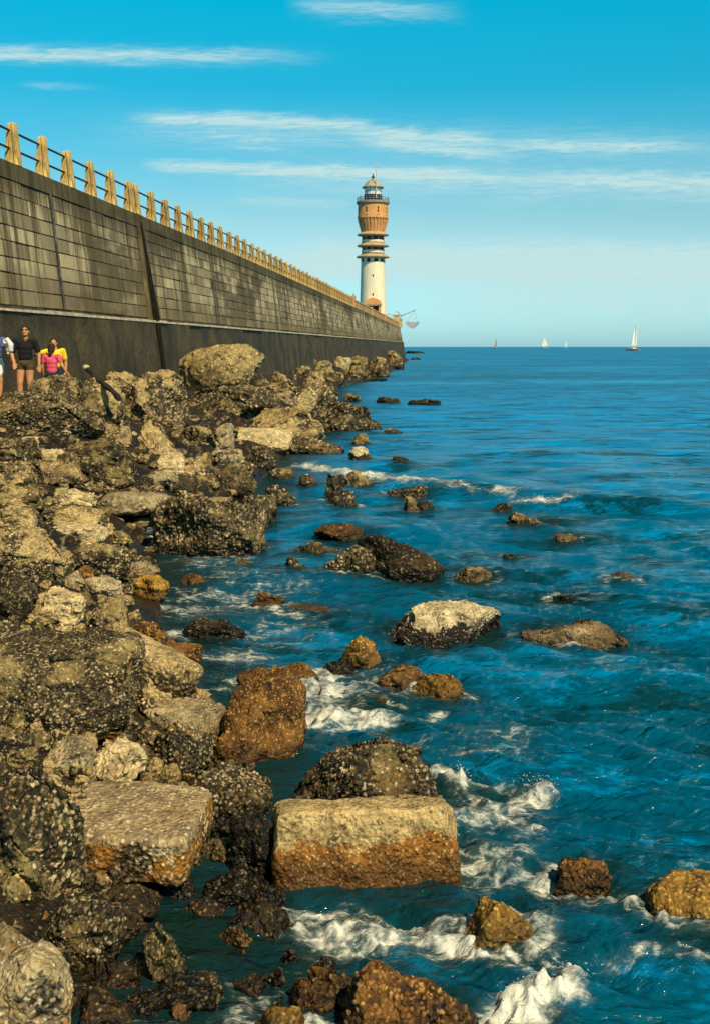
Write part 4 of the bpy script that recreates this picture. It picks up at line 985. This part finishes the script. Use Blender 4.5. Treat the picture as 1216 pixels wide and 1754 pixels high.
# corbelled bowl
mb = MB(); mb.lathe([(rr(190), zz(690)), (rr(192), zz(668)), (rr(205), zz(640)), (rr(222), zz(600)), (rr(232), zz(562))], 56); ladd(mb, 'corbel_bowl', M_BR, smooth=True)
for k in range(26):
    a = 2*math.pi*k/26
    mb = MB(); w = .17
    def pt(r, da, z): return (r*math.cos(a)-da*math.sin(a), r*math.sin(a)+da*math.cos(a), z)
    prof = [(196, 672), (214, 640), (238, 600), (252, 566)]
    for (w0, za), (w1, zb_) in zip(prof[:-1], prof[1:]):
        mb.hexa([pt(rr(w0)-.4, -w, zz(za)), pt(rr(w0), -w, zz(za)), pt(rr(w0), w, zz(za)), pt(rr(w0)-.4, w, zz(za)), pt(rr(w1)-.4, -w, zz(zb_)), pt(rr(w1), -w, zz(zb_)), pt(rr(w1), w, zz(zb_)), pt(rr(w1)-.4, w, zz(zb_))])
    ladd(mb, 'corbel', M_BR)
mb = MB(); mb.lathe([(rr(225), zz(588)), (rr(229), zz(566))], 56, cap=False); ladd(mb, 'corbel_painted_shade', M_DK, smooth=True)  # dark band painting in the shade between the corbels
mb = MB(); mb.lathe([(rr(240), zz(566)+.003), (rr(256), zz(560)), (rr(256), zz(545)), (rr(250), zz(535)), (rr(248), zz(440))], 56); ladd(mb, 'brick_drum', M_BR, smooth=True)
for k in range(8):
    a = 2*math.pi*(k+.42)/8-math.pi/2
    for q in (0, 1):
        mb = MB(); curved(mb, rr(248)-.02, a-.05, a+.05, zz(514)+q*.62, zz(494)+q*.62, .05, 2); ladd(mb, 'slit_window', M_DK)
    mb = MB(); curved(mb, rr(250)-.02, a-.09, a+.09, zz(538), zz(531), .10, 2); ladd(mb, 'window_sill', M_STONE)
mb = MB(); mb.lathe([(rr(250), zz(441)+.003), (rr(272), zz(436)), (rr(276), zz(428)), (rr(276), zz(420)), (rr(268), zz(416)), (1., zz(414))], 56); ladd(mb, 'cornice', M_STONE, smooth=True)
mb = MB()
for k in range(28):
    a = 2*math.pi*k/28; r = rr(262); mb.tube([(r*math.cos(a), r*math.sin(a), zz(417)), (r*math.cos(a), r*math.sin(a), zz(384))], .045, 5)
for z in (zz(400), zz(384)): mb.tube([(rr(262)*math.cos(2*math.pi*k/40), rr(262)*math.sin(2*math.pi*k/40), z) for k in range(41)], .045, 5)
mb.tube([(-rr(200), -1.2, zz(415)), (-rr(200), -1.2, zz(376))], .25, 8); ladd(mb, 'gallery_railing', plain('gallery_iron', (.22, .24, .28), .6, .2))
mb = MB(); mb.lathe([(rr(152), zz(414)+.003), (rr(152), zz(372)), (rr(148), zz(360))], 40); ladd(mb, 'lantern_base', M_DK, smooth=True)
m, t, b = new_mat('lantern_glass_curtained'); b.inputs['Base Color'].default_value = (.85, .84, .78, 1); b.inputs['Roughness'].default_value = .4
mb = MB(); mb.lathe([(rr(136), zz(360)+.003), (rr(136), zz(304))], 16); ladd(mb, 'lantern_glass', m, smooth=True)
mb = MB()
for k in range(16):
    a = 2*math.pi*k/16; r = rr(138); mb.tube([(r*math.cos(a), r*math.sin(a), zz(360)), (r*math.cos(a), r*math.sin(a), zz(302))], .02, 5)
for z in (zz(332),): mb.tube([(rr(138)*math.cos(2*math.pi*k/40), rr(138)*math.sin(2*math.pi*k/40), z) for k in range(41)], .03, 5)
ladd(mb, 'glazing_bars', plain('glazing_dark', (.08, .08, .09), .5, .2))
dome = [(rr(172), zz(302)), (rr(174), zz(294)), (rr(150), zz(288)), (rr(134), zz(274)), (rr(104), zz(256)), (rr(66), zz(240)), (rr(32), zz(230)), (rr(14), zz(224))]
mb = MB(); mb.lathe(dome, 48, rfun=lambda a, z: 1+.03*abs(math.sin(a*8))); 
dm = ladd(mb, 'dome', weather('dome_zinc', (.46, .40, .27), .45, (1,1,.6), .6), smooth=True)
mb = MB()
for k in range(14):
    a = 2*math.pi*k/14; r = rr(170); mb.ball((r*math.cos(a), r*math.sin(a), zz(300)), .17, 8, 5)
ladd(mb, 'dome_knobs', plain('knob_iron', (.16, .12, .10), .6, .2))
mb = MB(); mb.lathe([(.16, zz(229)), (.14, zz(222)), (.34, zz(217)), (.38, zz(210)), (.24, zz(203)), (.12, zz(198)), (.15, zz(192)), (.06, zz(182)), (.02, zz(176))], 14); ladd(mb, 'finial', plain('finial_iron', (.16, .10, .08), .6, .2), smooth=True)
mxp = (408-383)/4.87*LS
mb = MB(); mb.tube([(mxp, -rr(150), zz(395)), (mxp, -rr(150), zz(95))], [.12, .07], 6)
mb.tube([(mxp-.55, -rr(150), zz(142)), (mxp+.55, -rr(150), zz(142))], .07, 5); mb.tube([(mxp-.35, -rr(150), zz(120)), (mxp+.35, -rr(150), zz(128))], .06, 5); mb.tube([(mxp-.3, -rr(150), zz(172)), (mxp+.1, -rr(150), zz(165))], .05, 5)
mb.tube([(mxp, -rr(150), zz(395)), (mxp, -rr(120), zz(395))], .05, 5)
ladd(mb, 'mast', plain('mast_yellow', (.62, .56, .26), .6, .2))
for zy in (1038, 1195):
    a = -math.pi/2-.02; mb = MB(); curved(mb, rr(204 if zy < 1100 else 213)-.03, a-.05, a+.05, zz(zy+10), zz(zy-10), .05, 2); ladd(mb, 'slit_window', M_DK)
# porch with arched gable
xa, xb = (315-383)/4.87*LS, (446-383)/4.87*LS; yf = -rr(222)-1.2; yb_ = -rr(205)
mb = MB(); mb.box(xa, xa+.5, yf, yb_, 7.3, zz(1282)); mb.box(xb-.5, xb, yf, yb_, 7.3, zz(1282))
arc = [(xa-.12, zz(1278)), (xa+.1, zz(1250)), (xa+.7, zz(1236)), (0.0-.05, zz(1222)), (xb-.7, zz(1236)), (xb-.1, zz(1250)), (xb+.12, zz(1278))]
n = len(arc); mb.add([(x, yf-.1, z) for x, z in arc]+[(x, yb_, z) for x, z in arc], [tuple(range(n)), tuple(range(2*n-1, n-1, -1))]+[(i, (i+1) % n, n+(i+1) % n, n+i) for i in range(n)])
mb.v = [(v[0], v[1], v[2]) for v in mb.v]; pch = ladd(mb, 'porch', M_BR)
mb = MB(); mb.box(xa+.503, xb-.503, yf+.5, yb_, 7.3, zz(1283)); mb.v = [(v[0], v[1], v[2]-7.2) for v in mb.v]; mb.build('door', M_DK, pch)
mb = MB(); mb.box(xa-.2, xb+.2, yf-.2, yf-.103, zz(1290), zz(1279)); mb.v = [(v[0], v[1], v[2]-7.2) for v in mb.v]; mb.build('lintel', M_STONE, pch)
# ------------------------------------------------------------------ people
def cap_pts(mb, a, b, ra, rb, n=12):
    a, b = Vector(a), Vector(b); d = (b-a); L = d.length
    pts = [a-d.normalized()*ra*.6, a-d.normalized()*ra*.3, a, a.lerp(b, .5), b, b+d.normalized()*rb*.3, b+d.normalized()*rb*.6]
    mb.tube(pts, [ra*.72, ra*.93, ra, (ra+rb)/2, rb, rb*.93, rb*.72], n)
def fused(mb, name, mat, parent, vox=.008, sm=4):
    o = mb.build(name, mat, parent, smooth=False)
    r = o.modifiers.new('fuse', 'REMESH'); r.mode = 'VOXEL'; r.voxel_size = vox; r.use_smooth_shade = True
    s = o.modifiers.new('smooth', 'SMOOTH'); s.iterations = sm; s.factor = .5
    return o
def skin(name, col): return plain(name, col, .6, .12, 8., .3, 0, .1)
def hand(mb, w, d, s=1., side=1):
    """palm and five curled fingers from wrist w along d"""
    w = Vector(w); d = Vector(d).normalized(); x = d.cross(Vector((0, 1, 0))).normalized()*side; y = d.cross(x).normalized()
    for k in range(4): mb.tube([w+x*(k-1.5)*.018*s, w+d*.09*s+x*(k-1.5)*.021*s], [.013*s, .014*s], 6)
    for k, ln in enumerate((.062, .074, .078, .066)):
        b = w+d*.085*s+x*(1.5-k)*.021*s
        mb.tube([b, b+d*ln*.5*s+y*.006*s, b+d*ln*.85*s+y*.022*s, b+d*ln*.95*s+y*.04*s], [.0105*s, .010*s, .009*s, .007*s], 6)
    mb.tube([w+d*.02*s+x*.03*s, w+d*.055*s+x*.055*s+y*.012*s, w+d*.09*s+x*.06*s+y*.028*s], [.013*s, .012*s, .008*s], 6)
def person(loc, h, yaw, label, sk, J, cl, hair, female=False):
    """J: joints in units of body height (x right, y forward = -Y view side, z up)"""
    root = tag(empty('person', loc, yaw), label, 'person')
    g = lambda k: Vector(J[k])*h
    mb = MB(); q = h
    hd = g('head')
    mb.ball(hd, (.048*q, .058*q, .068*q), 16, 10); mb.ball(hd+Vector((0, -.016*q, -.034*q)), (.036*q, .040*q, .036*q), 12, 8)
    mb.tube([hd+Vector((0, -.055*q, .004*q)), hd+Vector((0, -.066*q, -.014*q))], [.006*q, .010*q], 6)          # nose
    for s in (-1, 1): mb.ball(hd+Vector((s*.049*q, .004*q, -.004*q)), (.008*q, .012*q, .017*q), 8, 6); mb.ball(hd+Vector((s*.019*q, -.050*q, .012*q)), (.011*q, .008*q, .007*q), 8, 6)
    mb.ball(hd+Vector((0, -.054*q, -.036*q)), (.016*q, .006*q, .006*q), 8, 6)                                   # mouth
    cap_pts(mb, g('neck'), hd+Vector((0, .008*q, -.03*q)), .033*q, .030*q)
    ch, wa, pe = g('chest'), g('waist'), g('pelvis')
    for c, rx, ry, rz in ((ch, .095, .066, .085), (ch.lerp(wa, .5), .083, .060, .08), (wa, .075, .056, .07), (pe, .092, .068, .07)): mb.ball(c, (rx*q, ry*q, rz*q), 16, 8)
    for s in 'lr':
        cap_pts(mb, g('sh_'+s), g('el_'+s), .030*q, .024*q); cap_pts(mb, g('el_'+s), g('wr_'+s), .024*q, .016*q)
        cap_pts(mb, ch+Vector((0, 0, .03*q)), g('sh_'+s), .045*q, .034*q)
        hand(mb, g('wr_'+s), g('wr_'+s)-g('el_'+s), h/1.7, 1 if s == 'l' else -1)
        cap_pts(mb, g('hip_'+s), g('kn_'+s), .056*q, .037*q); cap_pts(mb, g('kn_'+s), g('kn_'+s).lerp(g('an_'+s), .4), .034*q, .036*q); cap_pts(mb, g('kn_'+s).lerp(g('an_'+s), .4), g('an_'+s), .036*q, .022*q)
        an = g('an_'+s); cap_pts(mb, an+Vector((0, .012*q, -.018*q)), an+Vector((0, -.085*q, -.028*q)), .022*q, .018*q)
    fused(mb, 'body', sk, root)
    for nm, mat, parts in cl:
        mb = MB()
        for pr in parts:
            if pr[0] == 'torso':
                for c, rx, ry, rz in ((ch, .103, .074, .085), (ch.lerp(wa, .5), .092, .069, .08), (wa, .086, .066, .075))+(((pe, .099, .075, .05),) if pr[1] else ()): mb.ball(c, (rx*q, ry*q, rz*q), 16, 8)
                for s in 'lr': cap_pts(mb, ch+Vector((0, 0, .032*q)), g('sh_'+s), .050*q, .040*q)
            if pr[0] == 'sleeve':
                for s in 'lr': cap_pts(mb, g('sh_'+s), g('sh_'+s).lerp(g('el_'+s), pr[1]), .039*q, .037*q)
            if pr[0] == 'pants':
                mb.ball(pe, (.100*q, .076*q, .068*q), 16, 8)
                for s in 'lr': cap_pts(mb, g('hip_'+s), g('hip_'+s).lerp(g('kn_'+s), pr[1]), .064*q, .058*q)
        fused(mb, nm, mat, root, .011, 3)
    mb = MB(); hz_, back = hair[1], hair[2]
    mb.ball(hd+Vector((0, .012*q, .018*q)), (.056*q, .060*q, .062*q), 16, 10)
    if hz_: mb.ball(hd+Vector((0, .03*q, -.02*q)), (.052*q, .042*q, .062*q), 12, 8)
    if back: mb.ball(hd+Vector((0, .05*q, -.07*q)), (.03*q, .026*q, .06*q), 10, 8)
    fused(mb, 'hair', hair[0], root, .01, 2)
    return root
STAND = dict(head=(0, -.008, .93), neck=(0, 0, .84), chest=(0, 0, .735), waist=(0, -.004, .61), pelvis=(0, 0, .525),
 sh_l=(-.112, 0, .81), sh_r=(.112, 0, .81), el_l=(-.15, .01, .64), el_r=(.15, .01, .64), wr_l=(-.152, -.03, .50), wr_r=(.152, -.03, .50),
 hip_l=(-.052, 0, .49), hip_r=(.052, 0, .49), kn_l=(-.058, -.012, .275), kn_r=(.058, -.012, .275), an_l=(-.06, 0, .045), an_r=(.06, 0, .045))
def pose(**k): d = dict(STAND); d.update(k); return d
HB = plain('hair_dark_brown', (.03, .018, .010), .7, .3)
def spot(px, Y): 
    x = (px-CX)/F*Y; return x, Y, max(float(ground(x, Y)), .2)
def stand(px, ytop, Y, *a, dz=0.):
    x, y, g = spot(px, Y); z = g-.02+dz; h = EYE-(ytop-HZ)/F*Y-z
    return person((x, y, z), h, *a)
SK = skin('skin_tanned', (.58, .27, .12)); SK2 = skin('skin_child', (.55, .25, .11))
BLK = plain('cloth_black', (.012, .012, .014), .9, .3); BRN = plain('cloth_swim_brown', (.07, .045, .02), .8, .3)
w = stand(44, 558, 28.0, .1, 'adult in black top and dark swim briefs with sunglasses, facing the camera', SK,
  pose(el_l=(-.165, .0, .645), wr_l=(-.125, -.06, .53), el_r=(.165, .02, .645), wr_r=(.172, -.01, .50), kn_l=(-.06, -.03, .28), an_r=(.07, .03, .05)),
  [('black_top', BLK, [('torso', False), ('sleeve', .75)]), ('swim_briefs', BRN, [('pants', .12)])], (HB, False, False))
h = 1.75; mb = MB()
for s in (-1, 1): mb.ball(((s*.036), -.112, .012), (.028, .012, .020), 10, 6)
mb.tube([(-.085, -.01, .016), (-.062, -.10, .016), (.062, -.10, .016), (.085, -.01, .016)], .005, 6)
zt = EYE-(558-HZ)/F*28.-w.location.z
for i, v in enumerate(mb.v): mb.v[i] = (v[0], v[1]-.008*zt, v[2]+.945*zt)
mb.build('sunglasses', BLK, w)
YEL = plain('cloth_yellow', (.85, .62, .02), .85, .2); PNK = plain('cloth_pink', (.78, .10, .17), .85, .2); WHT = plain('cloth_white', (.8, .76, .68), .85, .15); BLU = plain('cloth_blue', (.08, .11, .30), .85, .2); NAV = plain('cloth_navy', (.02, .022, .035), .85, .2)
stand(95, 578, 28.5, .25, 'child in yellow T-shirt reaching an arm out to the adult in black', SK2,
  pose(head=(-.02, -.02, .92), sh_l=(-.12, 0, .80), el_l=(-.22, -.04, .77), wr_l=(-.335, -.06, .715)), [('yellow_shirt', YEL, [('torso', True), ('sleeve', .7)]), ('shorts', NAV, [('pants', .4)])], (HB, False, False))
stand(89, 589, 27.4, math.pi-.2, 'small child in pink shirt and navy shorts seen from behind, dark hair tied back', SK2,
  pose(el_l=(-.185, .02, .67), wr_l=(-.235, -.03, .56), el_r=(.15, .0, .65), wr_r=(.155, -.05, .53)), [('pink_shirt', PNK, [('torso', True), ('sleeve', .55)]), ('shorts', NAV, [('pants', .5)])], (HB, True, True))
lp = stand(-7, 556, 28.0, .9, 'person in blue top and white shorts half cut off by the left edge', SK,
  pose(el_r=(.15, -.05, .66), wr_r=(.14, -.15, .58)), [('blue_top', BLU, [('torso', False), ('sleeve', .6)]), ('white_shorts', WHT, [('pants', .55)])], (HB, False, False))
# white bag / towel carried by that person
c = px_at(11.5, 594, 27.6)
mb = MB(); mb.tube([c+Vector((-.08, 0, .15)), c+Vector((.02, -.02, .19)), c+Vector((.11, 0, .05)), c+Vector((.10, .02, -.10)), c+Vector((.03, .0, -.18))], [.03, .06, .075, .07, .04], 10)
mb.tube([c+Vector((-.10, .02, .02)), c+Vector((-.02, -.03, .12))], [.03, .05], 8)
for i, v in enumerate(mb.v): mb.v[i] = tuple(Vector(v)-c)
tw = fused(mb, 'towel', WHT, None, .012, 3); tw.location = c; tag(tw, 'crumpled white towel carried by the person at the left edge', 'towel')
# a stroller leaning on the parapet far along the wall
Yp = 142.; x = px_at(602.5, 500, Yp).x
person((x, Yp, top_z(Yp)+.15), 1.72, .9, 'tiny dark dressed figure leaning on the wall top left of the lighthouse', SK,
  pose(head=(.05, -.16, .90), neck=(.03, -.12, .83), chest=(.02, -.08, .72), waist=(0, -.03, .61), sh_l=(-.09, -.10, .79), sh_r=(.13, -.10, .79), el_l=(-.12, -.2, .69), el_r=(.17, -.2, .69), wr_l=(-.05, -.28, .72), wr_r=(.1, -.28, .72)),
  [('dark_coat', NAV, [('torso', True), ('sleeve', .9)]), ('trousers', BLK, [('pants', 1.)])], (HB, False, False))
# ------------------------------------------------------------------ driftwood
a = px_at(149, 632, 25.6); b = px_at(206, 682, 24.2); d = (b-a)
mb = MB(); n = 14
mb.tube([a+d*(i/(n-1))+Vector((.02*math.sin(i*1.3), .02*math.cos(i*2.1), .02*math.sin(i*.9))) for i in range(n)], [.06+.012*math.sin(i*1.7) for i in range(n)], 10)
mb.v = [tuple(Vector(v)-a) for v in mb.v]
root = tag(empty('timber_beam', a), 'dark weathered timber leaning on the rocks at the wall foot, pale broken end up', 'timber')
mb.build('beam', plain('timber_dark', (.028, .022, .016), .85, .4, 5.), root, smooth=True)
mb = MB(); mb.ball((-.02, -.02, .04), (.07, .065, .065), 10, 6); mb.ball((.03, -.03, .04), (.05, .05, .05), 8, 5); mb.build('broken_end', plain('timber_pale', (.55, .42, .28), .9, .3, 9.), root, smooth=True)
a = px_at(391, 755, 33.5); b = px_at(396, 733, 33.5)
mb = MB(); mb.tube([Vector((0, 0, 0)), (b-a)*.5+Vector((.012, 0, 0)), b-a], [.03, .026, .02], 7)
tag(mb.build('stick', plain('stick_black', (.02, .018, .014), .8, .3), None, True, loc=a), 'thin black stick standing upright beside the grey upright stone', 'stick')
# ------------------------------------------------------------------ sailing boats
def boat(px, ywl, Y, hgt, label, hullc, sails, rz=0., heel=0.):
    x = (px-CX)/F*Y; L = hgt*.62
    root = tag(empty('sailing_boat', (x, Y, 0), rz), label, 'sailing boat'); root.rotation_euler = (0, R(heel), rz)
    vs = []; ns = 12; sec = [(-1, .98), (-.72, .40), (0, 0), (.72, .40), (1, .98)]
    for i in range(ns+1):
        q = i/ns; wd = (math.sin(math.pi*min(1, q*.93+.10))**.7)*L*.15 if q < 1 else .02; sh = .9+.5*(q-.4)**2
        for sx_, sz_ in sec: vs.append((-L/2+L*q*(1 if sz_ > .5 else .97), sx_*wd, -.35+(sz_)*L*.13*sh))
    fs = [(i*5+k, i*5+k+1, (i+1)*5+k+1, (i+1)*5+k) for i in range(ns) for k in range(4)]+[(i*5, (i+1)*5, (i+1)*5+4, i*5+4) for i in range(ns)]+[(0, 1, 2, 3, 4), (ns*5+4, ns*5+3, ns*5+2, ns*5+1, ns*5)]
    mb = MB(); mb.add(vs, fs); mb.build('hull', plain('hull_paint', hullc, .4, .1), root, smooth=True)
    mb = MB(); mb.box(-L*.12, L*.16, -L*.06, L*.06, L*.1, L*.16); mb.build('cabin', plain('cabin_paint', (.7, .62, .5), .5, .1), root, bevel=.1)
    mb = MB(); mb.tube([(L*.08, 0, L*.1), (L*.08, 0, hgt)], [.16, .08], 6); mb.tube([(L*.08, 0, L*.2), (-L*.42, .2, L*.2)], .1, 6); mb.build('mast', plain('mast_alloy', (.6, .56, .48), .5, .1), root)
    for nm, col, P in sails:
        (ax, az), (bx, bz), (cx_, cz) = P; n = 10; vs = []; fs = []
        for i in range(n+1):
            q = i/n
            for k in range(n+1):
                e = k/n; lx = ax+(bx-ax)*q; lz = az+(bz-az)*q; rx = cx_+(bx-cx_)*q; rz_ = cz+(bz-cz)*q
                roach = .10*math.sin(math.pi*q)*e*(1-q*.3)
                vs.append((L*(lx+(rx-lx)*e)-L*roach*(1 if rx < lx else -1)*.6, .10*L*math.sin(math.pi*e)*(1-q*.6), hgt*(lz+(rz_-lz)*e)))
        fs = [(i*(n+1)+k, i*(n+1)+k+1, (i+1)*(n+1)+k+1, (i+1)*(n+1)+k) for i in range(n) for k in range(n)]
        mb = MB(); mb.add(vs, fs); so = mb.build(nm, plain('sailcloth', col, .8, .08, .5), root, smooth=True)
        sm = so.modifiers.new('cloth', 'SOLIDIFY'); sm.thickness = .05
WS = (.90, .86, .74)
MAIN = ((.06, .20), (.08, .99), (-.40, .22)); JIB = ((.10, .92), (.10, .92), (.48, .14)); JIB = ((.12, .15), (.09, .90), (.46, .13))
boat(1084, 600.5, 870., 21.5, 'tall white sailed yacht with orange hull, nearest of the boats on the horizon', (.62, .22, .05), [('mainsail', WS, ((.06, .10), (.10, 1.), (-.10, .12))), ('jib', WS, ((.11, .12), (.12, .96), (.18, .10)))], .35, 4)
boat(932, 596.8, 2000., 22., 'white sailboat with wide sails, between the red sail and the tall yacht', (.6, .42, .25), [('mainsail', WS, ((.06, .12), (.08, .99), (-.34, .13))), ('jib', WS, JIB)], .1)
boat(969, 596.2, 2500., 17., 'smallest white sailboat, just right of the wide-sailed one', (.5, .5, .5), [('mainsail', WS, ((.06, .12), (.08, .99), (-.22, .13)))], .5)
boat(849, 596.8, 2000., 19., 'boat with a narrow rust red sail, leftmost on the horizon', (.45, .12, .05), [('mainsail', (.42, .13, .07), ((.06, .10), (.08, .99), (-.24, .11)))], .6)
# ------------------------------------------------------------------ spray where waves break: many small drops and lumps of froth
def froth_mat():
    m, t, b = new_mat('froth'); p = t.pos()
    t.put(b.inputs['Base Color'], t.mix(t.noise(p, 30., 3), (.72, .73, .68), (.88, .88, .84))); b.inputs['Roughness'].default_value = .8
    b.inputs['Subsurface Weight'].default_value = 0.; return m
FM = froth_mat()
def splash(px, py, wx, wy, hz_, n, seed, label):
    x0, y0 = px_sea(px, py); g = random.Random(seed); mb = MB()
    for k in range(int(n*.6)):
        a, r = g.uniform(0, 6.28), g.random()**.7; x, y = wx*r*math.cos(a), wy*r*math.sin(a)
        z = hz_*(1.2-r)*g.random()**1.3+.02; s = g.uniform(.35, 1.)*(.0030 if z < hz_*.3 else .0020)*(y0/6.)
        mb.ball((x, y, z), (s*g.uniform(.7, 2.2), s*1.4, s*g.uniform(.5, 1.1)), 5, 3)
    o = mb.build('spray', FM, None, True, loc=(x0, y0, 0)); tag(o, label, 'spray', kind='stuff')
splash(945, 1700, .17, .10, .16, 260, 1, 'spray of the breaker at the bottom, right of the rounded boulder')
splash(895, 1715, .16, .12, .07, 160, 2, 'froth at the bottom beside the rounded boulder')
splash(785, 1336, .10, .10, .12, 120, 3, 'spray thrown up right of the rust stained block')
splash(915, 1345, .18, .10, .07, 120, 4, 'froth at the end of the swirl right of the rust stained block')
splash(890, 853, .30, .25, .30, 160, 5, 'spray on the crest of the breaking wave')
splash(700, 838, .8, .3, .14, 180, 6, 'froth of the breaking wave near shore')
print('rock verts', NV)
